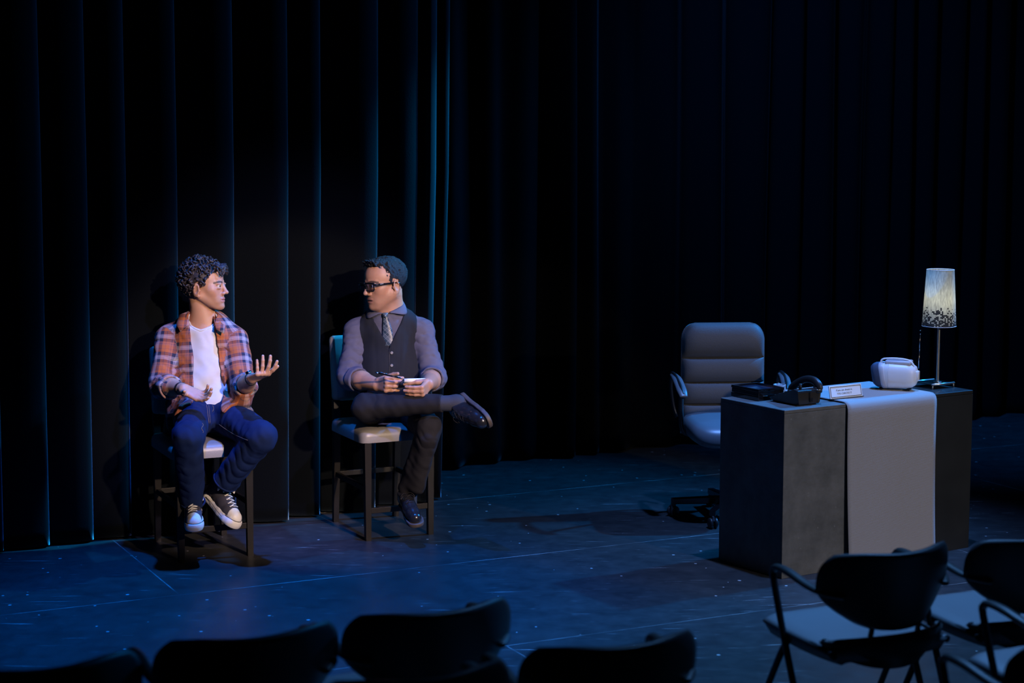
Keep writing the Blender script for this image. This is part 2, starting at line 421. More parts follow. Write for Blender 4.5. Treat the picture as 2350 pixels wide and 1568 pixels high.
mx = N(m, 'ShaderNodeMix', data_type='RGBA'); L(m, spk, mx.inputs[0]); L(m, cr.outputs[0], mx.inputs[6]); mx.inputs[7].default_value = (0.2, 0.2, 0.19, 1); L(m, mx.outputs[2], b.inputs['Base Color'])
mat('black_shaded_block', (0.018, 0.020, 0.020), 0.4, var=0.4, vscale=6)  # darker than its twin: the desk light's falloff put into the colour
for k, (mm, lab) in enumerate((('dusty_lit_block', 'dusty charcoal stage block under the telephone, toned as the lit half of the desk'), ('black_shaded_block', 'black stage block under the lamp, toned as the shaded half of the desk'))):
    t = empty('stage_block', tuple(DF + dx * (DW / 2 * k)), DA); tag(t, lab, 'stage block', 'stage blocks making the desk')
    MB().box((DW / 4, DD / 2, DH - 0.009), (DW / 2 - 0.001, DD, 0.018), bev=0.003).build('top_panel', MT[mm], t)
    for yy in (0.006, DD - 0.006): MB().box((DW / 4, yy, (DH - 0.018) / 2), (DW / 2 - 0.001, 0.012, DH - 0.018), bev=0.002).build('side_panel', MT[mm], t)
    for xx in (0.0065, DW / 2 - 0.0065): MB().box((xx, DD / 2, (DH - 0.018) / 2), (0.012, DD - 0.024, DH - 0.018)).build('end_panel', MT[mm], t)
# runner cloth, ribbed
m = mat('runner_cloth', (0.33, 0.315, 0.30), 0.85, sheen=0.2); b = P(m)
tc = N(m, 'ShaderNodeTexCoord'); uvn = N(m, 'ShaderNodeAttribute', attribute_name='along')
wv = mth(m, 'SINE', mth(m, 'MULTIPLY', uvn.outputs['Fac'], 2 * math.pi / 0.0052)); ns = N(m, 'ShaderNodeTexNoise', Scale=180.0); L(m, tc.outputs['Object'], ns.inputs['Vector'])
hh = mth(m, 'ADD', mth(m, 'MULTIPLY', wv, 0.5), ns.outputs['Fac'])
bp = N(m, 'ShaderNodeBump', Strength=0.3, Distance=0.0008); L(m, hh, bp.inputs['Height']); L(m, bp.outputs[0], b.inputs['Normal'])
path = [(DD + 0.004, DH - 0.30), (DD + 0.005, DH - 0.1), (DD + 0.004, DH + 0.001), (DD - 0.01, DH + 0.006)] + [(y, DH + 0.005) for y in np.linspace(DD - 0.03, 0.03, 12)] + \
       [(0.012, DH + 0.004), (0.0, DH - 0.001), (-0.008, DH - 0.010), (-0.0125, DH - 0.025), (-0.014, DH - 0.05)]
path += [(-0.013 - 0.012 * (1 - z / DH) ** 1.5, z) for z in np.linspace(DH - 0.1, 0.012, 26)]
al = [0]
for i in range(1, len(path)): al.append(al[-1] + math.hypot(path[i][0] - path[i - 1][0], path[i][1] - path[i - 1][1]))
gr = []; aa = []
for s in np.linspace(0, 1, 25):
    row = []
    for i, (y, z) in enumerate(path):
        low = max(0, 1 - z / DH) if y < 0 else 0
        xl = 0.365 + 0.012 * low ** 2; xr = 0.925 - 0.012 * low + 0.016 * low ** 3
        wob = 0.004 * math.sin(s * 9 + 2) * low - 0.012 * low ** 2 * (1 - s)
        row.append((xl + (xr - xl) * s, y + wob, z))
    gr.append(row); aa += al
t = MB().grid(gr, 0.003).build('table_runner', m, smooth=True); t.location = tuple(DF); t.rotation_euler = (0, 0, DA)
at = t.data.attributes.new('along', 'FLOAT', 'POINT'); at.data.foreach_set('value', (aa + aa)[:len(t.data.vertices)])
tag(t, 'grey ribbed cloth runner hanging down the front of the desk', 'cloth')

# black glossy box with a tray top
x0, y0 = desk_l(1740.4, 921.7, DH); x1, y1 = desk_l(1697, 911.5, DH)
t = empty('desk_organizer', tuple(DF + dx * x0 + dy * y0 + [0, 0, DH]), DA); tag(t, 'glossy black desk organizer box behind the telephone', 'organizer')
bw, bd_, bh = 0.155, max(0.2, math.hypot(x1 - x0, y1 - y0)), 0.054
MB().box((bw / 2, bd_ / 2, 0.010), (bw, bd_, 0.02), bev=0.002).build('base', MT['gloss_black'], t)
d_ = MB().box((bw / 2, bd_ / 2, 0.031), (bw - 0.004, bd_ - 0.004, 0.020), bev=0.002).build('drawer', MT['gloss_black'], t)
for q in (0.028, 0.098): MB().box((q + 0.012, -0.0005, 0.0225), (0.026, 0.002, 0.003)).build('hinge', MT['brushed_steel'], d_)
for c, d in (((bw / 2, 0.005, 0.048), (bw, 0.01, 0.013)), ((bw / 2, bd_ - 0.005, 0.048), (bw, 0.01, 0.013)), ((0.005, bd_ / 2, 0.048), (0.01, bd_ - 0.02, 0.013)), ((bw - 0.005, bd_ / 2, 0.048), (0.01, bd_ - 0.02, 0.013))):
    MB().box(c, d, bev=0.0015).build('tray_rim', MT['gloss_black'], t)
MB().box((bw * 0.5, bd_ * 0.5, 0.0435), (bw - 0.022, bd_ - 0.022, 0.004)).build('tray_inset', mat('tray_glass', (0.03, 0.05, 0.09), 0.08, coat=1), t)
# wire paper-clip holder with a few clips
x0, y0 = desk_l(1800, 912, DH)
t = empty('clip_holder', tuple(DF + dx * (x0 + 0.055) + dy * (y0 + 0.10) + [0, 0, DH]), DA); tag(t, 'small clear cup with wire clips between organizer and telephone', 'clip holder')
mb = MB(); mb.lathe([(0.026, 0), (0.028, 0.003), (0.030, 0.045), (0.028, 0.045), (0.026, 0.005), (0.0, 0.005)], n=24)
mb.build('cup', mat('clear_cup', (0.75, 0.8, 0.85), 0.15, trans=0.7), t, smooth=True)
r2 = random.Random(3)
for k in range(5):
    a = r2.uniform(0, 6.28); q = np.array([0.012 * math.cos(a), 0.012 * math.sin(a), 0.03]); e = np.array([math.cos(a * 3), math.sin(a * 3), r2.uniform(0.2, 1.2)]); e = e / np.linalg.norm(e); s_ = np.cross(e, [0, 0, 1.0]); s_ /= np.linalg.norm(s_)
    MB().tube([q, q + e * 0.026, q + e * 0.03 + s_ * 0.004, q + e * 0.026 + s_ * 0.008, q + s_ * 0.008], 0.0011, 6, smooth=3).build('wire_clip', MT['chrome'], t, smooth=True)

# telephone
x0, y0 = desk_l(1830.5, 934, DH)
t = empty('telephone', tuple(DF + dx * x0 + dy * (y0 + 0.002) + [0, 0, DH]), DA); tag(t, 'black desk telephone with its handset on the cradle beside the sign', 'telephone')
TW, TL = 0.145, 0.205
mb = MB()
sec = lambda y, z0, z1, ins: [(ins, y, z0), (TW - ins, y, z0), (TW - ins * 0.2, y, z1), (ins * 0.2, y, z1)]
rows = [sec(0.006, 0.004, 0.060, 0.012), sec(0.0, 0.012, 0.070, 0.010), sec(0.03, 0.004, 0.076, 0.010), sec(0.13, 0.004, 0.044, 0.012), sec(TL - 0.02, 0.004, 0.026, 0.012), sec(TL, 0.006, 0.018, 0.02)]
v = [p for r in rows for p in r]; f = [(0, 1, 2, 3), (20, 23, 22, 21)] + [(4 * k + i, 4 * k + (i + 1) % 4, 4 * k + 4 + (i + 1) % 4, 4 * k + 4 + i) for k in range(5) for i in range(4)]
body = mb.add(v, f).build('base', MT['phone_black'], t)
bmod = body.modifiers.new('b', 'BEVEL'); bmod.width = 0.004; bmod.segments = 2
for q in (0.012, TW - 0.03): MB().box((q + 0.008, 0.03, 0.0025), (0.016, 0.02, 0.005)).build('foot', MT['black_plastic'], t)
MB().box((0.082, -0.0002, 0.025), (0.016, 0.004, 0.018)).build('line_jack', MT['black_plastic'], t)
MB().box((0.074, -0.0002, 0.042), (0.003, 0.0025, 0.04)).build('seam', MT['black_plastic'], t)
MB().tube([(0.035, 0.022, 0.072), (0.033, 0.020, 0.100)], [0.0075, 0.0065], 12).build('hook_peg', MT['phone_black'], t, smooth=True)
for r_ in range(4):
    for c_ in range(3):
        MB().box((0.025 + c_ * 0.021, 0.085 + r_ * 0.022, 0.059 - r_ * 0.0075), (0.014, 0.013, 0.008), Matrix.Rotation(math.radians(-17), 3, 'X'), bev=0.002).build('key', MT['black_plastic'], t)
hs = MB(); hx = TW - 0.012
hs.tube([(hx, 0.005, 0.068), (hx, 0.012, 0.088), (hx, 0.045, 0.106), (hx, 0.10, 0.104), (hx, 0.155, 0.080), (hx, 0.19, 0.052), (hx, 0.198, 0.036)], [0.019, 0.021, 0.018, 0.016, 0.018, 0.021, 0.019], 16, smooth=5, flat=0.8)
h_ = hs.build('handset', MT['phone_black'], t, smooth=True)
MB().lathe([(0.0, 0.052), (0.019, 0.052), (0.022, 0.058), (0.022, 0.074), (0.016, 0.082)], (hx, 0.016, 0), 24).build('earpiece', MT['phone_black'], h_, smooth=True)
MB().lathe([(0.0225, 0.066), (0.0232, 0.068), (0.0225, 0.070)], (hx, 0.016, 0), 24).build('trim_ring', MT['brushed_steel'], h_, smooth=True)
MB().lathe([(0.0, 0.022), (0.020, 0.022), (0.023, 0.028), (0.022, 0.046)], (hx, 0.19, 0), 24).build('mouthpiece', MT['phone_black'], h_, smooth=True)

# motto plaque leaning back
pa, pb, pc, pd = [np.array(q) for q in (G(1906, 916.5, DH + 0.011), G(1979.7, 909, DH + 0.011), 0, 0) if not np.isscalar(q)] + [None, None]
ex = pb - pa; PWd = np.linalg.norm(ex); ex /= PWd; PH = 0.060
t = empty('motto_plaque', tuple(pa + [0, 0, 0]), math.atan2(ex[1], ex[0])); tag(t, 'small white motto plaque leaning on the grey runner', 'plaque')
tilt = Matrix.Rotation(math.radians(90 - 14), 4, 'X')
def pl(name, c, d, m_, par=t, bev=0.001):
    o = MB().box(c, d, bev=bev).build(name, m_, par); o.matrix_local = Matrix.Identity(4) if par is not t else tilt; return o
bo = pl('board', (PWd / 2, PH / 2, -0.002), (PWd, PH, 0.005), MT['card_white'])
for c, d in (((PWd / 2, 0.0065, 0.001), (PWd - 0.012, 0.0022, 0.0015)), ((PWd / 2, PH - 0.0065, 0.001), (PWd - 0.012, 0.0022, 0.0015)), ((0.0065, PH / 2, 0.001), (0.0022, PH - 0.012, 0.0015)), ((PWd - 0.0065, PH / 2, 0.001), (0.0022, PH - 0.012, 0.0015))):
    pl('border_line', c, d, MT['frame_dark'], bo, 0)
MB().box((PWd / 2, -0.0015, 0.003), (PWd, 0.003, 0.012)).build('ledge', MT['frame_dark'], bo)
MB().add([(PWd / 2 - 0.02, PH * 0.75, -0.004), (PWd / 2 + 0.02, PH * 0.75, -0.004), (PWd / 2 + 0.02, 0.006, -0.030), (PWd / 2 - 0.02, 0.006, -0.030), (PWd / 2 - 0.02, PH * 0.75, -0.007), (PWd / 2 + 0.02, PH * 0.75, -0.007), (PWd / 2 + 0.02, 0.006, -0.034), (PWd / 2 - 0.02, 0.006, -0.034)],
         [(0, 1, 2, 3), (7, 6, 5, 4), (0, 4, 5, 1), (1, 5, 6, 2), (2, 6, 7, 3), (3, 7, 4, 0)]).build('easel_back', MT['frame_dark'], bo)
def text_mesh(name, body, size, m_, parent, loc, align='CENTER', shear=0.0, ext=0.0004):
    cu = bpy.data.curves.new(name, 'FONT'); cu.body = body; cu.size = size; cu.align_x = align; cu.extrude = ext; cu.shear = shear; cu.resolution_u = 2
    tmp = bpy.data.objects.new(name, cu); COL.objects.link(tmp); bpy.context.view_layer.update()
    me = bpy.data.meshes.new_from_object(tmp.evaluated_get(bpy.context.evaluated_depsgraph_get())); bpy.data.objects.remove(tmp)
    me.materials.clear(); o = link(name, me, m_, parent, False); o.location = loc; return o
text_mesh('lettering', 'If you can dream it,', 0.0125, MT['ink'], bo, (PWd * 0.45, 0.034, 0.0008), shear=0.2)
text_mesh('lettering', 'YOU CAN DO IT', 0.0118, MT['ink'], bo, (PWd * 0.45, 0.018, 0.0008))

# portable radio
ra, rb = G(2008, 889, DH + 0.014), G(2104, 894, DH + 0.014)
ex = rb - ra; RL = np.linalg.norm(ex[:2]); t = empty('portable_radio', tuple(ra), math.atan2(ex[1], ex[0])); tag(t, 'white portable radio with raised antenna on the runner', 'radio')
def ringsec(x, r, zc, n=36, e=0.62, ry=1.0):
    o = []
    for j in range(n):
        a = 2 * math.pi * j / n; c_, s_ = math.cos(a), math.sin(a)
        o.append((x, ry * r * math.copysign(abs(c_) ** e, c_), zc + r * math.copysign(abs(s_) ** e, s_)))
    return o
def loft(rings, caps=True):
    n = len(rings[0]); v = [p for r in rings for p in r]
    f = [(k * n + j, k * n + (j + 1) % n, (k + 1) * n + (j + 1) % n, (k + 1) * n + j) for k in range(len(rings) - 1) for j in range(n)]
    if caps: f += [tuple(range(n - 1, -1, -1)), tuple((len(rings) - 1) * n + j for j in range(n))]
    return MB().add(v, f)
zc = 0.064
loft([ringsec(x, r, zc) for x, r in ((0.040, 0.056), (0.042, 0.060), (RL * 0.35, 0.063), (RL * 0.355, 0.0615), (RL * 0.36, 0.0632), (RL - 0.045, 0.060), (RL - 0.02, 0.054), (RL - 0.006, 0.044), (RL, 0.03))]).build('body', MT['white_plastic'], t, auto=40)
shear = lambda ring, k: [(x - k * (z - zc), y, z) for x, y, z in ring]
sp = loft([shear(ringsec(x, r, zc - 0.001), 0.18) for x, r in ((0.052, 0.0630), (0.046, 0.0640), (0.036, 0.0635), (0.030, 0.060))]).build('speaker_cap', MT['silver_plastic'], t, auto=40)
loft([shear(ringsec(x, r, zc - 0.001), 0.18) for x, r in ((0.032, 0.0605), (0.012, 0.0585), (0.0, 0.0535), (-0.010, 0.044), (-0.014, 0.02), (-0.0145, 0.004))]).build('speaker_grille', MT['speaker_cloth'], sp, auto=40)
lid = MB().box((RL * 0.56, 0, zc + 0.064), (RL * 0.62, 0.085, 0.02), bev=0.008).build('disc_lid', MT['silver_plastic'], t, smooth=True)
MB().tube([(RL * 0.14, -0.02, zc + 0.058), (RL * 0.20, -0.02, zc + 0.078), (RL * 0.5, -0.02, zc + 0.083), (RL * 0.8, -0.02, zc + 0.077), (RL * 0.93, -0.02, zc + 0.055)], 0.007, 10, smooth=6, flat=0.6).build('carry_handle', MT['white_plastic'], t, smooth=True)
MB().box((RL + 0.003, -0.01, zc + 0.004), (0.016, 0.04, 0.045), bev=0.004).build('battery_hatch', MT['white_plastic'], t, smooth=True)
for q in (0, 1, 2): MB().lathe([(0.004, 0), (0.004, 0.003), (0.0, 0.003)], (RL * 0.30 + q * 0.014, -0.036, zc + 0.061), 12).build('button', MT['silver_plastic'], t, smooth=True)
for q in (0.03, RL - 0.04):
    MB().box((q, 0, -0.003), (0.02, 0.06, 0.008), bev=0.002).build('foot', MT['black_plastic'], t)
aw = W(2108, 846, ra[1] - 0.02); ax = np.array(aw) - ra
an = empty('x'); bpy.data.objects.remove(an)
R_ = Matrix.Rotation(-math.atan2(ex[1], ex[0]), 3, 'Z'); al_ = R_ @ Vector(ax)
aw2 = R_ @ Vector(np.array(W(2112.5, 757, ra[1] - 0.02)) - ra)
an = MB().tube([al_, al_.lerp(aw2, 0.5)], 0.0026, 8).tube([al_.lerp(aw2, 0.5), al_.lerp(aw2, 0.9)], 0.0018, 8).build('antenna', MT['chrome'], t, smooth=True)
MB().tube([al_.lerp(aw2, 0.88), al_.lerp(aw2, 0.90)], 0.0035, 8).tube([al_.lerp(aw2, 0.97), aw2], 0.0035, 8).build('antenna_tip', MT['chrome'], an, smooth=True)

# table lamp
lp = G(2151, 889.5, DH); z0 = W(2151, 748, lp[1])[2] - DH; t = empty('table_lamp', tuple(lp), DA); tag(t, 'table lamp with speckled grey shade glowing on the desk end', 'lamp')
zs = lambda y: W(2151, y, lp[1])[2] - DH
MB().box((0.0, 0.03, 0.022), (0.13, 0.13, 0.006), bev=0.002).build('base_plate', MT['glass_dark'], t)
for yy in (-0.038, 0.098): MB().tube([(-0.075, yy, 0.022), (0.075, yy, 0.022)], 0.0055, 12).build('base_bar', MT['brushed_steel'], t, smooth=True)
for xx in (-0.07, 0.07):
    for yy in (-0.038, 0.098): MB().tube([(xx, yy, 0.020), (xx, yy, 0)], 0.004, 10).build('foot', MT['brushed_steel'], t, smooth=True)
MB().lathe([(0.02, 0.024), (0.02, 0.029), (0.0075, 0.031), (0.0072, zs(752)), (0.019, zs(752)), (0.019, zs(748)), (0.006, zs(746)), (0.006, z0 + .09)], n=24).build('stem', MT['brushed_steel'], t, auto=40)
m = mat('shade_fabric', (0.50, 0.50, 0.45), 0.8); b = P(m)
tc = N(m, 'ShaderNodeTexCoord'); sep = N(m, 'ShaderNodeSeparateXYZ'); L(m, tc.outputs['Object'], sep.inputs[0])
z0, z1 = zs(748), zs(619); hgt = z1 - z0
ang = mth(m, 'ARCTAN2', sep.outputs[1], sep.outputs[0]); zn = mth(m, 'DIVIDE', mth(m, 'SUBTRACT', sep.outputs[2], z0), hgt)
cx = mth(m, 'MULTIPLY', ang, 11.3); cz = mth(m, 'MULTIPLY', zn, 36.0)
col_off = N(m, 'ShaderNodeTexWhiteNoise', noise_dimensions='1D'); L(m, mth(m, 'FLOOR', cx), col_off.inputs['W'])
cz2 = mth(m, 'ADD', cz, mth(m, 'MULTIPLY', col_off.outputs['Value'], 1.0))
cell = N(m, 'ShaderNodeCombineXYZ'); L(m, mth(m, 'FLOOR', cx), cell.inputs[0]); L(m, mth(m, 'FLOOR', cz2), cell.inputs[1])
wn = N(m, 'ShaderNodeTexWhiteNoise', noise_dimensions='2D'); L(m, cell.outputs[0], wn.inputs['Vector'])
prob = mth(m, 'SUBTRACT', 0.92, mth(m, 'MULTIPLY', zn, 2.45))          # denser towards the hem
on = mth(m, 'LESS_THAN', wn.outputs['Value'], prob)
fx = mth(m, 'FRACT', cx); fz = mth(m, 'FRACT', cz2)
sq = mth(m, 'MULTIPLY', mth(m, 'GREATER_THAN', fx, -1.0), mth(m, 'GREATER_THAN', fz, 0.05)); on = mth(m, 'MULTIPLY', on, sq)
wv = N(m, 'ShaderNodeTexNoise', Scale=60.0, Detail=4.0); mp = N(m, 'ShaderNodeMapping'); mp.inputs['Scale'].default_value = (3, 3, 0.6); L(m, tc.outputs['Object'], mp.inputs['Vector']); L(m, mp.outputs[0], wv.inputs['Vector'])
cr = N(m, 'ShaderNodeValToRGB'); cr.color_ramp.elements[0].position = 0.3; cr.color_ramp.elements[1].position = 0.7; cr.color_ramp.elements[0].color = (0.30, 0.30, 0.26, 1); cr.color_ramp.elements[1].color = (0.56, 0.57, 0.48, 1); L(m, wv.outputs['Fac'], cr.inputs[0])
mx = N(m, 'ShaderNodeMix', data_type='RGBA'); L(m, on, mx.inputs[0]); L(m, cr.outputs[0], mx.inputs[6]); mx.inputs[7].default_value = (0.012, 0.013, 0.016, 1)
L(m, mx.outputs[2], b.inputs['Base Color'])
tr = N(m, 'ShaderNodeBsdfTranslucent'); L(m, mx.outputs[2], tr.inputs['Color']); ms = N(m, 'ShaderNodeMixShader'); ms.inputs[0].default_value = 0.33
out = m.node_tree.nodes['Material Output']; L(m, b.outputs[0], ms.inputs[1]); L(m, tr.outputs[0], ms.inputs[2]); L(m, ms.outputs[0], out.inputs['Surface'])
rb_, rt_ = 0.0815, 0.066
sh = MB().lathe([(rb_, z0), (rt_, z1)], n=64); sh.f = sh.f[:64]
sh = sh.build('lamp_shade', m, t, smooth=True)
for r_, z_ in ((rb_, z0), (rt_, z1)):
    MB().tube([(r_ * math.cos(a), r_ * math.sin(a), z_) for a in np.linspace(0, 2 * math.pi, 49)], 0.0012, 6, cap=False).build('shade_rim', MT['white_plastic'], sh, smooth=True)
bulb = MB().lathe([(0.0, 0.05), (0.012, 0.047), (0.022, 0.036), (0.026, 0.022), (0.02, 0.004), (0.012, -0.012), (0.012, -0.03)], (0, 0, z0 + 0.118), 20)
bulb.build('bulb', mat('bulb_glow', (1, 0.95, 0.8), 0.5, emit=((1.0, 0.95, 0.74), 15.0)), t, smooth=True)

# ------------------------------------------------------------------ office chair
OC = np.array([1.135, 9.50, 0]); t = empty('office_chair', tuple(OC), math.radians(4)); tag(t, 'high-backed padded office chair with armrests behind the desk', 'office chair')
BY = 0.23
zt, zb = W(1662, 741, OC[1] + BY + 0.04)[2], W(1662, 992, OC[1] + BY - 0.02)[2]
cuts = [zt, W(1662, 820, 9.75)[2], W(1662, 876, 9.74)[2], W(1662, 926, 9.73)[2], zb]
HWb = 0.218
def cushion(z0, z1, hw, y, th, top_round=False):
    g = []
    nu, nv = 41, 41
    for i in range(nu):
        r = []
        for j in range(nv):
            s = -1 + 2 * i / (nu - 1); q = j / (nv - 1); z = z0 + (z1 - z0) * q
            hw_ = hw
            if top_round and q > 0.5:
                k = (q - 0.5) / 0.5; hw_ = hw - 0.075 * (1 - math.sqrt(max(0, 1 - k * k)))
            bul = (max(0, 1 - abs(s) ** 7)) ** 0.5 * (max(0, math.sin(math.pi * min(max(q, 0), 1))) ** (0.28 if not top_round else 0.40))
            yc = y + 0.05 * (z - z0 * 0 - 0.55) ** 1 * 0.35 - 0.02 * (1 - s * s) * 0
            r.append((hw_ * s, yc - th * bul, z))
        g.append(r)
    return g
bk = None
shell = []
for i in range(25):
    s = -1 + 2 * i / 24; r = []
    for j in range(90):
        q = j / 89; z = zb - 0.01 + (zt - zb + 0.012) * q; hw_ = HWb + 0.004
        if q > 0.84: k = (q - 0.84) / 0.16; hw_ = HWb + 0.004 - 0.075 * (1 - math.sqrt(max(0, 1 - k * k)))
        r.append((hw_ * s, BY + 0.05 * (z - 0.55) * 0.35 + 0.004, z))
    shell.append(r)
bk = MB().grid(shell, 0.03).build('backrest', MT['chair_fabric'], t, smooth=True)
for k in range(4):
    z1, z0 = cuts[k], cuts[k + 1]
    MB().grid(cushion(z0 + 0.0003, z1 - 0.0003, HWb, BY + 0.002, 0.045 if k else 0.05, k == 0)).build('cushion', MT['chair_fabric'], bk, smooth=True)
# seat
sv = []; sf = []; n = 48; prof = [(0.93, 0.40), (0.98, 0.415), (1.0, 0.44), (0.99, 0.465), (0.94, 0.485), (0.8, 0.497), (0.5, 0.502), (0.0, 0.503)]
for s, z in prof:
    for j in range(n):
        an_ = 2 * math.pi * j / n; c_, s_ = math.cos(an_), math.sin(an_); e = 0.45
        yy = 0.25 * s * math.copysign(abs(s_) ** e, s_)
        sv.append((0.235 * s * math.copysign(abs(c_) ** e, c_), yy, z + 0.03 - (0.035 * max(0, (-yy - 0.12) / 0.13) ** 2)))
for i in range(len(prof) - 1):
    for j in range(n): k = (j + 1) % n; sf.append((i * n + j, i * n + k, (i + 1) * n + k, (i + 1) * n + j))
sf.append(tuple(range(n - 1, -1, -1)))
MB().add(sv, sf).build('seat', mat('chair_leather', (0.16, 0.16, 0.17), 0.35), t, smooth=True)
for sx in (-1, 1):
    a_ = MB(); X = sx * 0.268
    a_.tube([(X * 0.93, 0.20, 0.50), (X * 1.0, 0.21, 0.56), (X * 1.06, 0.20, 0.66), (X * 1.07, 0.16, 0.725), (X * 1.06, 0.06, 0.735), (X * 1.03, -0.06, 0.70), (X * 1.0, -0.12, 0.66)], [0.016, 0.018, 0.019, 0.02, 0.021, 0.021, 0.02], 12, smooth=6, flat=0.55)
    ar = a_.build('armrest', MT['black_plastic'], t, smooth=True)
    MB().tube([(X * 1.065, 0.10, 0.742), (X * 1.05, 0.0, 0.73), (X * 1.02, -0.10, 0.686), (X * 1.0, -0.135, 0.658)], [0.02, 0.026, 0.027, 0.02], 14, smooth=6, flat=0.35).build('arm_pad', mat('arm_pad', (0.10, 0.10, 0.11), 0.4) if 'arm_pad' not in MT else MT['arm_pad'], ar, smooth=True)
    MB().tube([(X * 1.02, -0.09, 0.68), (X * 0.99, -0.03, 0.56), (X * 0.9, 0.02, 0.455), (X * 0.6, 0.03, 0.43)], 0.014, 12, smooth=6).build('arm_support', MT['black_plastic'], t, smooth=True)
MB().box((0, 0.0, 0.405), (0.22, 0.26, 0.04), bev=0.01).build('mechanism', MT['black_plastic'], t)
MB().tube([(0, 0.14, 0.41), (0, 0.27, 0.42), (0, 0.315, 0.52), (0, 0.31, 0.7)], [0.03, 0.03, 0.028, 0.024], 12, smooth=6, flat=0.5).build('back_bracket', MT['black_plastic'], t, smooth=True)
MB().lathe([(0.026, 0.10), (0.026, 0.28), (0.018, 0.285), (0.018, 0.40)], n=20).build('gas_column', MT['black_plastic'], t, auto=40)
MB().lathe([(0.0, 0.07), (0.045, 0.07), (0.045, 0.12), (0.03, 0.135)], n=24).build('hub', MT['black_plastic'], t, auto=40)
p1_ = G(1547, 1185)[:2] - OC[:2]; a0 = math.atan2(p1_[1], p1_[0]) - math.radians(4)
for k in range(5):
    a = a0 + k * 2 * math.pi / 5; R = Matrix.Rotation(a, 3, 'Z'); e = R @ Vector((1, 0, 0))
    lg = MB(); ra_ = 0.292
    lg.add([R @ Vector(p) for p in [(0.03, -0.024, 0.075), (0.03, 0.024, 0.075), (0.03, 0.024, 0.115), (0.03, -0.024, 0.115), (ra_ + 0.012, -0.017, 0.066), (ra_ + 0.012, 0.017, 0.066), (ra_ + 0.012, 0.017, 0.096), (ra_ + 0.012, -0.017, 0.096)]],
           [(3, 2, 1, 0), (4, 5, 6, 7), (0, 1, 5, 4), (1, 2, 6, 5), (2, 3, 7, 6), (3, 0, 4, 7)])
    o = lg.build('base_arm', MT['gloss_black'], t); bm_ = o.modifiers.new('b', 'BEVEL'); bm_.width = 0.004; bm_.segments = 2
    Q = Matrix.Rotation(a + 0.7, 3, 'Z')
    for s_ in (-1, 1):
        ct = (e * ra_) + Q @ Vector((0, s_ * 0.014, 0.0285))
        MB().lathe([(0.0, -0.008), (0.022, -0.008), (0.028, -0.004), (0.028, 0.004), (0.022, 0.008), (0.0, 0.008)], ct, 20, Q @ Matrix.Rotation(math.pi / 2, 3, 'X')).build('caster', MT['phone_black'], o, smooth=True)
    MB().box((e * ra_) + Vector((0, 0, 0.052)), (0.03, 0.014, 0.03), Q, bev=0.004).build('caster_fork', mat('caster_fork', (0.12, 0.12, 0.13), 0.3) if 'caster_fork' not in MT else MT['caster_fork'], o)

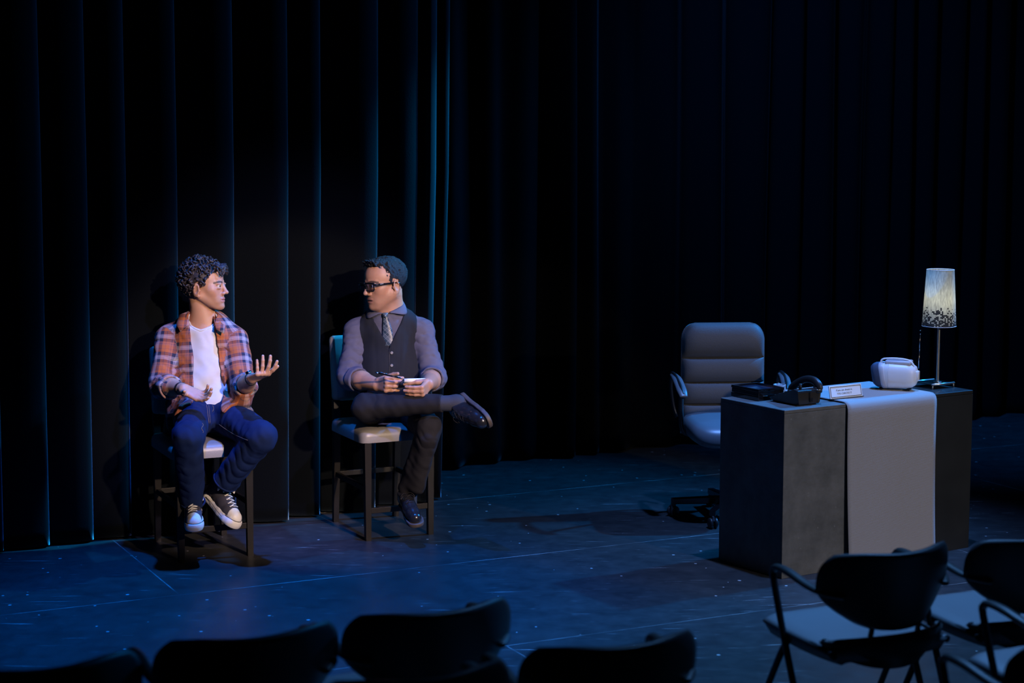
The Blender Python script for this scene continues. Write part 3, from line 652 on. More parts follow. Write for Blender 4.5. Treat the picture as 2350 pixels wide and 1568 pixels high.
# ------------------------------------------------------------------ audience chairs (local +y is the way the sitter faces)
def make_folding_chair():
    t = empty('folding_armchair')
    # curved back panel
    g = []
    for i in range(29):
        s = -1 + 2 * i / 28; r = []
        for j in range(17):
            q = -1 + 2 * j / 16
            hw = 0.264 * (1 - 0.17 * max(0, q) ** 3.5 - 0.36 * max(0, -q) ** 1.7)
            zc = 0.582 + 0.02 * s * s
            hh = 0.126 * (1 - 0.16 * abs(s) ** 5)
            z = zc + hh * q
            r.append((hw * s, -0.225 + 0.125 * abs(s) ** 2.2 * (hw / 0.268) - 0.13 * (z - 0.6), z))
        g.append(r)
    bk = MB().grid(g, 0.020).build('backrest', MT['back_vinyl'], t, smooth=True)
    # seat: shallow dished pad with a deep rear apron
    sg = []
    for i in range(29):
        s = -1 + 2 * i / 28; r = []
        for j in range(25):
            q = j / 24; y = 0.235 - 0.43 * q
            hw = 0.250 * (1 - 0.12 * q ** 3) * (1 - 0.10 * max(0, (0.12 - q) / 0.12) ** 2)
            e = max(0, (abs(s) - 0.75) / 0.25) ** 2
            z = 0.440 - 0.032 * q - 0.012 * (1 - s * s) * math.sin(math.pi * q) - 0.018 * e - 0.02 * max(0, (0.1 - q) / 0.1) ** 2
            r.append((hw * s, y + 0.03 * s * s * (q > 0.5) * (q - 0.5) * 2, z))
        sg.append(r)
    MB().grid(sg, -0.045).build('seat', MT['seat_vinyl'], t, smooth=True)
    ap = []
    for i in range(29):
        s = -1 + 2 * i / 28; x = 0.240 * s; y = -0.226 + 0.115 * s * s
        dz = 0.105 * (1 - s * s) ** 0.7 + 0.015; z1 = 0.448 - 0.02 * s * s
        ap.append([(x, y, z1), (x * 1.01, y - 0.006, z1 - dz * 0.45), (x * 0.96, y + 0.03, z1 - dz)])
    MB().grid(ap, -0.016).build('seat_apron', MT['back_vinyl'], t, smooth=True)
    for sx in (-1, 1):
        X = sx * 0.250
        MB().tube([(sx * 0.20, -0.17, 0.575), (sx * 0.242, -0.11, 0.582), (X, -0.04, 0.592), (X, 0.06, 0.612), (X, 0.13, 0.614), (X, 0.150, 0.588)], [0.013, 0.016, 0.019, 0.02, 0.018, 0.012], 12, smooth=6, flat=0.6).build('armrest', MT['phone_black'], t, smooth=True)
        MB().tube([(X, 0.148, 0.604), (X, 0.14, 0.56), (X, 0.06, 0.34), (X, -0.08, 0.0)], 0.0115, 10, smooth=6).build('rear_leg', MT['tube_steel'], t, smooth=True)
        MB().tube([(sx * 0.225, -0.16, 0.385), (sx * 0.23, 0.02, 0.398), (sx * 0.235, 0.07, 0.385), (sx * 0.245, 0.12, 0.30), (sx * 0.25, 0.27, 0.0)], 0.0115, 10, smooth=6).build('front_leg', MT['tube_steel'], t, smooth=True)
        MB().tube([(sx * 0.09, -0.185, 0.60), (sx * 0.092, -0.18, 0.50), (sx * 0.095, -0.16, 0.40)], 0.009, 10, smooth=5).build('back_upright', MT['tube_steel'], t, smooth=True)
    MB().tube([(-0.226, -0.12, 0.386), (0.226, -0.12, 0.386)], 0.009, 8).build('crossbar', MT['tube_steel'], t, smooth=True)
    return t
fc = make_folding_chair()
fwd = np.array([-math.sin(math.radians(27)), math.cos(math.radians(27))])
R1c = np.array([1.195, 5.82]) + fwd * 0.19
spots = [((1.230, 5.74), 27, 'dark folding armchair in front of the desk, its pale seat half visible'),
         ((1.745, 5.93), 25, 'dark folding armchair at the right edge, beside the one before the desk'),
         ((1.80, 5.28), 27, 'folding armchair in the lower right corner, mostly its blue-lit seat'),
         ((1.55, 4.72), 27, 'folding armchair at the bottom right, only its armrest in view'),
         ((-1.16, 4.50), 27, 'leftmost dark folding armchair along the bottom of the picture'),
         ((-0.675, 4.78), 27, 'second dark folding armchair from the left along the bottom'),
         ((-0.20, 5.03), 27, 'third dark folding armchair from the left, standing highest along the bottom'),
         ((0.29, 4.70), 23, 'dark folding armchair at bottom centre with an armrest showing above its back'),
         ((-0.21, 4.42), 25, 'nearest folding armchair whose top edge just enters the bottom centre')]
for i, ((x, y), a, lab) in enumerate(spots):
    o = fc if i == 0 else copy_tree(fc)
    f_ = np.array([-math.sin(math.radians(a)), math.cos(math.radians(a))])
    p = np.array([x, y]) + f_ * 0.19
    o.location = (p[0], p[1], 0); o.rotation_euler = (0, 0, math.radians(a)); tag(o, lab, 'chair', 'audience folding armchairs')
# ------------------------------------------------------------------ signed-distance modelling for people and soft things
class Field:
    def __init__(s, lo, hi, h):
        s.lo = np.array(lo, np.float32); s.h = h
        s.n = np.ceil((np.array(hi) - s.lo) / h).astype(int) + 1
        s.ax = [(s.lo[i] + h * np.arange(s.n[i])).astype(np.float32) for i in range(3)]
        s.d = np.full(s.n, 0.08, np.float32)
    def sl(s, lo, hi, m):
        a = np.clip(np.floor((np.array(lo) - m - s.lo) / s.h).astype(int), 0, s.n - 1)
        b = np.clip(np.ceil((np.array(hi) + m - s.lo) / s.h).astype(int) + 1, 1, s.n)
        if np.any(b <= a): return None
        return tuple(slice(x, y) for x, y in zip(a, b))
    def pts(s, sl):
        return s.ax[0][sl[0]][:, None, None], s.ax[1][sl[1]][None, :, None], s.ax[2][sl[2]][None, None, :]
    def comb(s, sl, q, k, op):
        d = s.d[sl]
        if op == 'add':
            if k <= 0: np.minimum(d, q, out=d)
            else:
                hh = np.maximum(k - np.abs(d - q), 0) / k; s.d[sl] = np.minimum(d, q) - hh * hh * k * 0.25
        else:
            q = -q
            if k <= 0: np.maximum(d, q, out=d)
            else:
                hh = np.maximum(k - np.abs(d - q), 0) / k; s.d[sl] = np.maximum(d, q) + hh * hh * k * 0.25
    def rc(s, a, b, ra, rb=None, k=0.0, op='add', sq=None):
        """tapered capsule; sq = (axis, factor) flattens it along an axis"""
        rb = ra if rb is None else rb; a = np.array(a, float); b = np.array(b, float); R = max(ra, rb)
        sl = s.sl(np.minimum(a, b) - R, np.maximum(a, b) + R, k + 2.5 * s.h)
        if sl is None: return
        x, y, z = s.pts(sl); x = x - a[0]; y = y - a[1]; z = z - a[2]; e = b - a; sc = 1.0
        if sq is not None:
            ax, fa = np.array(sq[0], float), sq[1]; ax = ax / np.linalg.norm(ax)
            g = (x * ax[0] + y * ax[1] + z * ax[2]) * (1 / fa - 1); x = x + g * ax[0]; y = y + g * ax[1]; z = z + g * ax[2]
            e = e + ax * (e @ ax) * (1 / fa - 1); sc = min(1.0, fa)
        t = np.clip((x * e[0] + y * e[1] + z * e[2]) / max(e @ e, 1e-12), 0, 1)
        q = np.sqrt((x - t * e[0]) ** 2 + (y - t * e[1]) ** 2 + (z - t * e[2]) ** 2) - (ra + (rb - ra) * t)
        s.comb(sl, (q * sc).astype(np.float32), k, op)
    def ell(s, c, r, M=None, k=0.0, op='add'):
        """ellipsoid; rows of M are its axes in the world"""
        c = np.array(c, float); r = np.array(r, float); R = r.max()
        sl = s.sl(c - R, c + R, k + 2.5 * s.h)
        if sl is None: return
        x, y, z = s.pts(sl); x = x - c[0]; y = y - c[1]; z = z - c[2]
        if M is not None: x, y, z = [M[i][0] * x + M[i][1] * y + M[i][2] * z for i in range(3)]
        k0 = np.sqrt((x / r[0]) ** 2 + (y / r[1]) ** 2 + (z / r[2]) ** 2); k1 = np.sqrt((x / r[0] ** 2) ** 2 + (y / r[1] ** 2) ** 2 + (z / r[2] ** 2) ** 2)
        s.comb(sl, (k0 * (k0 - 1) / np.maximum(k1, 1e-6)).astype(np.float32), k, op)
    def half(s, p, n, k=0.0, box=None):
        """cut away everything on the side of p that n points to"""
        p = np.array(p, float); n = np.array(n, float); n /= np.linalg.norm(n)
        sl = (slice(None),) * 3 if box is None else s.sl(box[0], box[1], 0)
        if sl is None: return
        x, y, z = s.pts(sl); q = -((x - p[0]) * n[0] + (y - p[1]) * n[1] + (z - p[2]) * n[2])
        s.comb(sl, q.astype(np.float32) + 0 * s.d[sl], k, 'sub')
    def displace(s, fn, band=0.03):
        i = np.nonzero(np.abs(s.d) < band); p = [s.ax[j][i[j]] for j in range(3)]
        s.d[i] += fn(*p).astype(np.float32)
    def mesh(s):
        d = s.d; n = np.array(d.shape); B = d < 0
        cnt = np.zeros(n - 1, np.int8)
        cs = [(i, j, k) for i in (0, 1) for j in (0, 1) for k in (0, 1)]
        for c in cs: cnt += B[c[0]:n[0] - 1 + c[0], c[1]:n[1] - 1 + c[1], c[2]:n[2] - 1 + c[2]]
        act = (cnt > 0) & (cnt < 8); idx = np.argwhere(act); vid = np.full(n - 1, -1, np.int32); vid[act] = np.arange(len(idx))
        val = {c: d[idx[:, 0] + c[0], idx[:, 1] + c[1], idx[:, 2] + c[2]] for c in cs}
        acc = np.zeros((len(idx), 3)); w_ = np.zeros(len(idx))
        for a in cs:
            for ax in range(3):
                if a[ax]: continue
                b = list(a); b[ax] = 1; b = tuple(b); va, vb = val[a], val[b]; mk = (va < 0) != (vb < 0)
                t = np.where(mk, va / np.where(mk, va - vb, 1), 0)
                for j in range(3): acc[:, j] += np.where(mk, a[j] + (t if j == ax else 0), 0)
                w_ += mk
        v = s.lo + s.h * (idx + acc / w_[:, None])
        F = []
        for ax in range(3):
            u, w2 = (ax + 1) % 3, (ax + 2) % 3
            sa = [slice(None)] * 3; sb = [slice(None)] * 3; sa[ax] = slice(0, -1); sb[ax] = slice(1, None)
            for q in (u, w2): sa[q] = slice(1, -1); sb[q] = slice(1, -1)
            A, Bq = B[tuple(sa)], B[tuple(sb)]; ii = np.argwhere(A != Bq); flip = A[ii[:, 0], ii[:, 1], ii[:, 2]]
            ii[:, u] += 1; ii[:, w2] += 1
            def g(du, dw):
                p = ii.copy(); p[:, u] += du; p[:, w2] += dw; return vid[p[:, 0], p[:, 1], p[:, 2]]
            q = np.stack([g(-1, -1), g(0, -1), g(0, 0), g(-1, 0)], 1); q[~flip] = q[~flip][:, ::-1]; F.append(q)
        return v, np.concatenate(F)

def relax(v, f, it=2, lam=0.5):
    e = np.concatenate([f[:, [0, 1]], f[:, [1, 2]], f[:, [2, 3]], f[:, [3, 0]]]); e = np.concatenate([e, e[:, ::-1]])
    deg = np.bincount(e[:, 0], minlength=len(v))[:, None]
    for _ in range(it):
        s_ = np.stack([np.bincount(e[:, 0], weights=v[e[:, 1], j], minlength=len(v)) for j in range(3)], 1); v = v + lam * (s_ / np.maximum(deg, 1) - v)
    return v

def fold(fr, sd, ax=(1, 1, 1)):
    r = np.random.RandomState(sd); K = r.normal(size=(5, 3)) * fr * np.array(ax); ph = r.uniform(0, 6.28, 5); K2 = r.normal(size=(3, 3)) * fr * 0.5
    def fn(x, y, z):
        wx = np.sin(K2[0, 0] * x + K2[0, 1] * y + K2[0, 2] * z); wy = np.sin(K2[1, 0] * x + K2[1, 1] * y + K2[1, 2] * z + 1)
        s_ = 0
        for i in range(5): s_ = s_ + np.sin(K[i, 0] * x + K[i, 1] * y + K[i, 2] * z + ph[i] + 1.3 * wx + 0.9 * wy)
        return s_ / 5
    return fn

def put(name, F, m, parent, base, it=1, lam=0.4):
    v, f = F.mesh(); v = relax(v, f, it, lam)
    me = mesh_np(name, v - base, f); return link(name, me, m, parent, True), v, f

def head_axes(yaw, side, pitch=0.0, roll=0.0):
    """rows: forward, left, up of a head; yaw from the camera axis towards side (+1 picture right)"""
    f = np.array([side * math.sin(yaw) * math.cos(pitch), -math.cos(yaw) * math.cos(pitch), math.sin(pitch)])
    up = np.array([0, 0, 1.0]); l = np.cross(up, f); l /= np.linalg.norm(l); u = np.cross(f, l)
    l2 = l * math.cos(roll) + u * math.sin(roll); u2 = u * math.cos(roll) - l * math.sin(roll)
    return np.stack([f, l2, u2])

def build_head(F, C, A, sc, style):
    """C eye-level centre of the head, A head axes"""
    def w(p): return C + sc * (np.array(p) @ A)
    def E(c, r, k, op='add', tilt=None):
        M = A
        if tilt is not None: M = tilt @ A
        F.ell(w(c), np.array(r) * sc, M, k * sc, op)
    def R(a, b, ra, rb, k, op='add'): F.rc(w(a), w(b), ra * sc, rb * sc, k * sc, op)
    jw = style.get('jaw', 1.0); fat = style.get('fat', 0.0)
    E((-.015, 0, .035), (.097, .075, .080), 0.0)
    E((.03, 0, .03), (.062, .063, .066), .03)
    E((.034, 0, -.035), (.054, .056 + fat * .3, .066), .03)
    for s in (-1, 1):
        E((.050, s * .045, -.020), (.022, .018, .020), .025)
        R((-.002, s * .054 * jw, -.048), (.062, s * .019 * jw, -.100), .0175 + fat, .0135 + fat * .6, .028)
        R((.072, s * .040, .016), (.086, s * .014, .014), .0085, .0095, .012)
        R((.058, s * .034, -.040), (.068, s * .025, -.075), .012 + fat * .5, .010 + fat * .5, .02)
    E((.0765, 0, -.1005), (.018, .020, .0165), .016)
    E((.064, 0, -.064), (.027, .031, .030), .02)
    for s in (-1, 1): E((.099, s * .032, -.003), (.017, .019, .0115), .012, 'sub')
    R((.087, 0, .010), (.1055, 0, -.031), .0086, .0098, .010)
    E((.1085, 0, -.0355), (.0110, .0105, .0090), .006)
    for s in (-1, 1):
        E((.0960, s * .0125, -.0400), (.0105, .0075, .0075), .005)
        E((.1015, s * .0065, -.0460), (.0055, .0035, .003), .002, 'sub')
        # eyelids around the eyeball
        e = (.0835, s * .032, -.003)
        F.ell(w((e[0] - .0005, e[1], e[2] + .0092)), np.array((.0138, .0158, .0068)) * sc, A, .005 * sc)
        F.ell(w((e[0] - .002, e[1], e[2] - .0098)), np.array((.0128, .0150, .0052)) * sc, A, .006 * sc)
    op_ = style.get('mouth', 0.0)
    E((.0880, 0, -.0640), (.0085, .0250, .0055), .004)
    E((.0865, 0, -.0760 - op_), (.0088, .0225, .0062), .004)
    E((.0965, 0, -.0700 - op_ * .5), (.0135, .0245, .0016 + op_ * .5), .002, 'sub')
    for s in (-1, 1):
        tl = np.array([[math.cos(.3), s * math.sin(.35), -math.sin(.22)], [-s * math.sin(.35), math.cos(.35), 0], [math.sin(.22), 0, math.cos(.22)]]); tl = tl / np.linalg.norm(tl, axis=1, keepdims=True)
        E((-.013, s * .079, -.016), (.0205, .0062, .0330), .006, tilt=tl)
        E((-.010, s * .0865, -.013), (.0125, .0055, .0205), .003, 'sub', tilt=tl)
        R((-.021, s * .086, -.004), (-.012, s * .086, .010), .0035, .0035, .003); R((-.012, s * .086, .010), (.000, s * .081, .006), .0035, .003, .003)
        E((.004, s * .078, -.018), (.005, .005, .007), .003)
        E((-.004, s * .078, -.044), (.009, .0055, .009), .005)

def head_colors(v, C, A, sc, style, base):
    q = ((v - C) @ A.T) / sc; x, y, z = q.T; n = len(v)
    col = np.tile(np.array(base), (n, 1))
    def blend(mask, c): col[:] = col * (1 - mask[:, None]) + np.array(c) * mask[:, None]
    ish = (np.abs(q) < .16).all(1)
    op_ = style.get('mouth', 0.0)
    st = ish * np.clip((x - .0) / .03, 0, 1) * np.clip((-.035 - z) / .025, 0, 1) * style.get('stubble', 0.3) * np.clip((z + .125) / .01, 0, 1)
    blend(st, np.array(base) * style.get('stub_dark', 0.5))
    blush = ish * np.exp(-((x - .06) / .03) ** 2 - ((np.abs(y) - .04) / .02) ** 2 - ((z + .03) / .02) ** 2) * 0.35; blend(blush, np.array(base) * [1.05, .75, .72])
    lips = ish * np.clip(1.3 - np.sqrt(((z + .070 + op_ * .5) / (.0115 + op_ * .5)) ** 2 + (y / .0225) ** 2) * 1.0, 0, 1) * (x > .080); blend(np.clip(lips * 3, 0, 1) * .75, style['lip'])
    ay = np.abs(y); bz = .0155 + .004 * np.sin((ay - .012) / .04 * math.pi) + style.get('browz', 0)
    br = ish * np.exp(-((z - bz) / .0042) ** 2) * (ay > .010) * (ay < .056) * (x > .04); blend(np.clip(br * 1.3, 0, 1) * .95, style['hair'])
    la = ish * np.exp(-((z - .0010) / .0018) ** 2) * (ay > .018) * (ay < .047) * (x > .068) * (x < .099); blend(np.clip(la, 0, 1) * .75, np.array(base) * .12)
    ns = ish * np.exp(-((z + .047) / .003) ** 2 - ((ay - .0065) / .004) ** 2) * (x > .098); blend(np.clip(ns, 0, 1) * .8, np.array(base) * .25)
    return col

def set_col(o, col, name='tint'):
    a = o.data.attributes.new(name, 'FLOAT_COLOR', 'POINT'); c = np.ones((len(col), 4), np.float32); c[:, :3] = col; a.data.foreach_set('color', c.ravel())

def skin_mat(name, rough=0.5):
    m = mat(name, (0.6, 0.4, 0.3), rough, bump=(320, 0.05)); at = N(m, 'ShaderNodeAttribute', attribute_name='tint'); L(m, at.outputs['Color'], P(m).inputs['Base Color'])
    P(m).inputs['Subsurface Weight'].default_value = 0.12; P(m).inputs['Subsurface Radius'].default_value = (0.01, 0.004, 0.002); P(m).inputs['Subsurface Scale'].default_value = 0.5
    return m

def unit(a): a = np.array(a, float); return a / np.linalg.norm(a)

def hand(F, wrist, d, p, left, curl, spread=(0.10, 0.03, -0.04, -0.12), thumb=None, sc=1.0, k=0.004, rad=1.0):
    """wrist point, d towards the knuckles, p the way the palm faces; curl = per finger (a, b, c) bends"""
    d = unit(d); p = unit(np.array(p) - d * (np.array(p) @ d)); t = np.cross(d, p) * (-1 if left else 1); wrist = np.array(wrist, float)
    offs = (0.0275, 0.0085, -0.0115, -0.0300); fw = (0.090, 0.094, 0.090, 0.081); ln = (0.074, 0.082, 0.077, 0.060); rr = (0.0090, 0.0093, 0.0088, 0.0078)
    tips = []
    for i in range(4):
        kn = wrist + sc * (d * fw[i] + t * offs[i])
        F.rc(wrist + sc * (t * offs[i] * 0.55 + d * 0.008), kn, 0.0165 * sc, 0.0118 * sc, 0.010, sq=(p, 0.85))
    for i in range(4):
        kn = wrist + sc * (d * fw[i] + t * offs[i]); dr = unit(d + t * spread[i]); a = 0; q = kn
        for j in range(3):
            a += curl[i][j]; seg = ln[i] * (0.44, 0.32, 0.24)[j] * sc * 1.08
            e = q + seg * (dr * math.cos(a) + p * math.sin(a))
            F.rc(q, e, rr[i] * rad * sc * (1.04, .96, .88)[j], rr[i] * rad * sc * (.96, .88, .80)[j], k if j else 0.006); q = e
        tips.append(q)
    th = thumb or ((0.55, 0.75, 0.25), (0.75, 0.5, 0.3), (0.85, 0.35, 0.3))
    q = wrist + sc * (d * 0.018 + t * 0.020)
    for j, (c, sg, r0, r1) in enumerate(zip(th, (0.046, 0.034, 0.028), (0.0165, 0.0115, 0.0102), (0.0120, 0.0102, 0.0082))):
        e = q + sg * sc * unit(d * c[0] + t * c[1] + p * c[2]); F.rc(q, e, r0 * sc, r1 * sc, 0.009 if j == 0 else 0.004); q = e
    return tips

def eyeballs(C, A, sc, parent, base, mt, look=(0, 0)):
    for s in (-1, 1):
        c = C + sc * (np.array((.0818, s * .032, -.0030)) @ A)
        mb = MB(); n, r = 20, 0.0124 * sc; gz = unit(np.array([1, look[0], look[1]]) @ A); q1 = unit(np.cross(gz, [0, 0, 1])); q2 = np.cross(gz, q1)
        v = []; f = []; rings = [0.02, 0.18, 0.36, 0.50, 0.52, 0.8, 1.2, 1.6, 2.1, 2.7, 3.12]
        for a in rings:
            for j in range(n):
                b_ = 2 * math.pi * j / n; v.append(c + r * (math.cos(a) * gz + math.sin(a) * (math.cos(b_) * q1 + math.sin(b_) * q2)) - base)
        fs = [[], [], []]
        for i in range(len(rings) - 1):
            for j in range(n):
                f.append((i * n + j, i * n + (j + 1) % n, (i + 1) * n + (j + 1) % n, (i + 1) * n + j)); fs[0].append(2 if i < 1 else (1 if i < 4 else 0))
        f.append(tuple(range(n))); fs[0].append(2)
        me = bpy.data.meshes.new('eye'); me.from_pydata([tuple(p) for p in v], [], f); me.update()
        for m_ in ('eye_white', mt, 'pupil'): me.materials.append(MT[m_])
        o = link('eye', me, None, parent); me.polygons.foreach_set('material_index', fs[0])
mat('eye_white', (0.62, 0.58, 0.55), 0.15, coat=0.6); mat('iris_brown', (0.10, 0.05, 0.02), 0.15, coat=0.6); mat('pupil', (0.005, 0.005, 0.005), 0.1, coat=0.6)
mat('hair_dark', (0.022, 0.016, 0.014), 0.42, spec=0.6, bump=(420, 0.5)); mat('hair_black', (0.010, 0.010, 0.012), 0.5, spec=0.4, bump=(700, 0.9))
mat('white_tee', (0.60, 0.60, 0.57), 0.85, sheen=0.2, bump=(500, 0.1)); mat('denim', (0.0034, 0.0125, 0.052), 0.85, spec=0.2, bump=(600, 0.3), var=0.35, vscale=9)
mat('canvas_dark', (0.035, 0.033, 0.045), 0.8, bump=(500, 0.3)); mat('rubber_white', (0.72, 0.70, 0.64), 0.5); mat('lace_white', (0.70, 0.68, 0.62), 0.8)
mat('shirt_grey', (0.100, 0.102, 0.15), 0.8, spec=0.25, bump=(500, 0.15)); mat('trouser', (0.014, 0.0138, 0.0145), 0.85, spec=0.2, bump=(500, 0.2))
mat('sock_dark', (0.022, 0.026, 0.036), 0.85, bump=(300, 0.4)); mat('leather_black', (0.012, 0.013, 0.016), 0.22, coat=0.4); mat('sole_dark', (0.06, 0.05, 0.045), 0.6); mat('lace_black', (0.012, 0.011, 0.011), 0.6)
mat('stitch', (0.22, 0.14, 0.08), 0.8); mat('strap_black', (0.012, 0.012, 0.014), 0.45); mat('glasses_black', (0.006, 0.006, 0.007), 0.2, coat=0.5)
mat('lens', (0.9, 0.92, 0.95), 0.03, trans=1.0, spec=0.5); P(MT['lens']).inputs['IOR'].default_value = 1.05
mat('white_mark', (0.7, 0.7, 0.7), 0.5)

def bvh_of(v, f): return BVHTree.FromPolygons([tuple(p) for p in v], [tuple(q) for q in f])
def on_surf(bv, px, py, lift=0.002, Y0=6.0):
    """point of a surface that lies under a picture position, lifted a little off it"""
    a = Vector((0, 0, CAMH)); d = (Vector(W(px, py, 9.0)) - a).normalized(); h = bv.ray_cast(a + d * 4, d)
    if h[0] is None: return None
    return np.array(h[0]) + np.array(h[1]) * lift

def shoe(name, parent, base, heel, toe, upv, kind, high=False):
    """heel and toe: ground points of the sole; upv: up direction of the shoe"""
    heel = np.array(heel, float); toe = np.array(toe, float); ln_ = np.linalg.norm(toe - heel); fx = (toe - heel) / ln_
    uz = unit(np.array(upv) - fx * (np.array(upv) @ fx)); ly = np.cross(uz, fx)
    M = np.stack([fx, ly, uz]); k = ln_ / 0.285; w = lambda p: heel + k * (np.array(p, float) @ M)
    ext = [w((x, y, z)) for x in (-.02, .31) for y in (-.07, .07) for z in (-.02, .20)]; lo = np.min(ext, 0); hi = np.max(ext, 0)
    root = empty(name, (0, 0, 0)); root.parent = parent
    spine = [(.040, 0, .034), (.10, .002, .030), (.17, .004, .038), (.225, .006, .040), (.245, .006, .038)]
    def outline(F, grow, z0, z1, kk=0.0):
        for a, b in zip(spine[:-1], spine[1:]):
            F.rc(w((a[0], a[1], (z0 + z1) / 2)), w((b[0], b[1], (z0 + z1) / 2)), (a[2] + grow) * k, (b[2] + grow) * k, 0.004, sq=None)
        F.half(w((0, 0, z1)), uz); F.half(w((0, 0, z0)), -uz)
    h = 0.0022
    tall = 0.034 if kind == 'canvas' else 0.020
    Fs = Field(lo, hi, h); outline(Fs, 0.004, 0.0, tall)
    sole, _, _ = put('sole', Fs, MT['rubber_white' if kind == 'canvas' else 'sole_dark'], root, base)
    Fu = Field(lo, hi, h)
    up = [(.040, 0, .050, .033), (.10, .001, .052, .033), (.15, .002, .046, .035), (.20, .004, .040, .036), (.243, .006, .034, .032)]
    for a, b in zip(up[:-1], up[1:]): Fu.rc(w(a[:3]), w(b[:3]), a[3] * k, b[3] * k, 0.012)
    Fu.rc(w((.045, 0, .06)), w((.052, 0, .135 if high else .085)), .036 * k, .038 * k, .02)
    Fu.rc(w((.07, 0, .085)), w((.16, 0, .055)), .034 * k, .027 * k, .02)
    if not high: Fu.half(w((.05, 0, .098)), uz, 0.004, (lo, hi))
    else: Fu.half(w((.05, 0, .150)), uz, 0.004, (lo, hi))
    Fu.half(w((0, 0, tall - 0.006)), -uz)
    upper, uv_, uf_ = put('upper', Fu, MT['canvas_dark' if kind == 'canvas' else 'leather_black'], root, base, 2)
    bv = bvh_of(uv_, uf_)
    def top(x, y, lift=0.003):
        p = Vector(w((x, y, .2))); hit = bv.ray_cast(p, -Vector(uz)); return (np.array(hit[0]) + uz * lift) if hit[0] is not None else w((x, y, .08))
    lm = MT['lace_white' if kind == 'canvas' else 'lace_black']; lw = 0.0036 if kind == 'canvas' else 0.0018
    if kind == 'canvas':
        Fc = Field(lo, hi, h)
        for a, b in zip(up[3:4], up[4:5]): Fc.rc(w(a[:3]), w(b[:3]), (a[3] + .0022) * k, (b[3] + .0022) * k, 0)
        Fc.half(w((.246, 0, 0)), -unit(fx + 0.35 * uz)); Fc.half(w((0, 0, tall - 0.004)), -uz)
        put('toe_cap', Fc, MT['rubber_white'], root, base)
        ln2 = []
        for s_ in np.linspace(-2.0, 2.0, 33):
            pass
        mb = MB(); pts = []
        for a_ in np.linspace(-1.45, 1.45, 21):
            pts.append(w((.222 + .058 * math.cos(a_) - 0.002, .006 + .0425 * math.sin(a_) * 1.0, tall + .001)) - base)
        mb.tube(pts, .0016, 6).build('toe_line', MT['strap_black'], root, smooth=True)
        for s_ in (-1, 1):
            mb = MB(); mb.tube([w((x, s_ * (r_ + .0042), .022)) - base for x, r_ in ((.05, .0345), (.10, .032), (.17, .0405), (.225, .0425))], .0012, 6, smooth=4).build('sole_stripe', MT['strap_black'], root, smooth=True)
    rows = 6 if kind == 'canvas' else 3
    x0, x1 = (.215, .105) if kind == 'canvas' else (.165, .11)
    for r_ in range(rows):
        x = x0 + (x1 - x0) * r_ / (rows - 1)
        p = [top(x - .004 * abs(y) / .02, y) - base for y in (-.021, -.010, 0, .010, .021)]
        MB().tube(p, lw, 8, flat=0.55, smooth=3).build('lace', lm, root, smooth=True)
        if r_ < rows - 1:
            q = [top(x + (x1 - x0) / (rows - 1) * t_, -.020 + .040 * t_, .0042) - base for t_ in (0, .5, 1)]
            MB().tube(q, lw, 8, flat=0.55, smooth=3).build('lace', lm, root, smooth=True)
    kn = top(x1 - .008, 0, .006)
    for s_ in (-1, 1):
        if kind == 'canvas':
            q = [kn, kn + k * (ly * s_ * .020 + uz * .014 - fx * .006), kn + k * (ly * s_ * .040 + uz * .0 + fx * .004), kn + k * (ly * s_ * .046 - uz * .022 + fx * .02), kn + k * (ly * s_ * .036 - uz * .016 + fx * .014), kn + k * (ly * s_ * .014 + fx * .004)]
        else:
            q = [kn, kn + k * (ly * s_ * .014 + uz * .010 + fx * .004), kn + k * (ly * s_ * .030 + uz * .004 + fx * .012), kn + k * (ly * s_ * .036 - uz * .008 + fx * .026), kn + k * (ly * s_ * .02 + fx * .008)]
        MB().tube([a - base for a in q], lw, 8, flat=0.55, smooth=5).build('bow_loop', lm, root, smooth=True)
    return root, w, (fx, ly, uz), bv

def creases(a, b, amp, wl, cen, wid, seed=0, skew=1.2):
    """ring folds around a limb from a to b, strongest at cen (metres from a)"""
    a = np.array(a, float); b = np.array(b, float); e = unit(b - a); q1 = unit(np.cross(e, [0.3, 1, 0.2])); q2 = np.cross(e, q1)
    def fn(x, y, z):
        px, py, pz = x - a[0], y - a[1], z - a[2]; t = px * e[0] + py * e[1] + pz * e[2]
        u = px * q1[0] + py * q1[1] + pz * q1[2]; w_ = px * q2[0] + py * q2[1] + pz * q2[2]; r = np.sqrt(u * u + w_ * w_); an = np.arctan2(w_, u)
        m = np.exp(-((t - cen) / wid) ** 2) * (r < .11)
        ph = 2 * math.pi * (t + .010 * np.sin(61 * u + seed) + .008 * np.sin(83 * w_ + 2 * seed)) / wl + skew * 2.0 * np.sin(an + seed) + 1.1 * np.sin(2 * an + seed * 2.3)
        prof = np.abs(np.sin(ph / 2)) ** .5 * 2 - 1.3
        return -amp * .62 * m * prof * np.clip(.5 + .8 * np.sin(an + seed * 1.7), 0, 1.2)
    return fn
# ------------------------------------------------------------------ the young man in the plaid shirt
def hair_curve(x, pts): return np.interp(x, [p[0] for p in pts], [p[1] for p in pts])

def hair_cap(F, C, A, sc, c, r, line, grow=0.0, kcut=0.004, slope=0.8):
    F.ell(C + sc * (np.array(c) @ A), (np.array(r) + grow) * sc, A, 0.0)
    x, y, z = F.pts((slice(None),) * 3); x = x - C[0]; y = y - C[1]; z = z - C[2]
    lx = (x * A[0][0] + y * A[0][1] + z * A[0][2]) / sc; lz = (x * A[2][0] + y * A[2][1] + z * A[2][2]) / sc
    cut = (lz - hair_curve(lx, line)) * sc * slope
    F.comb((slice(None),) * 3, cut.astype(np.float32), kcut, 'sub')

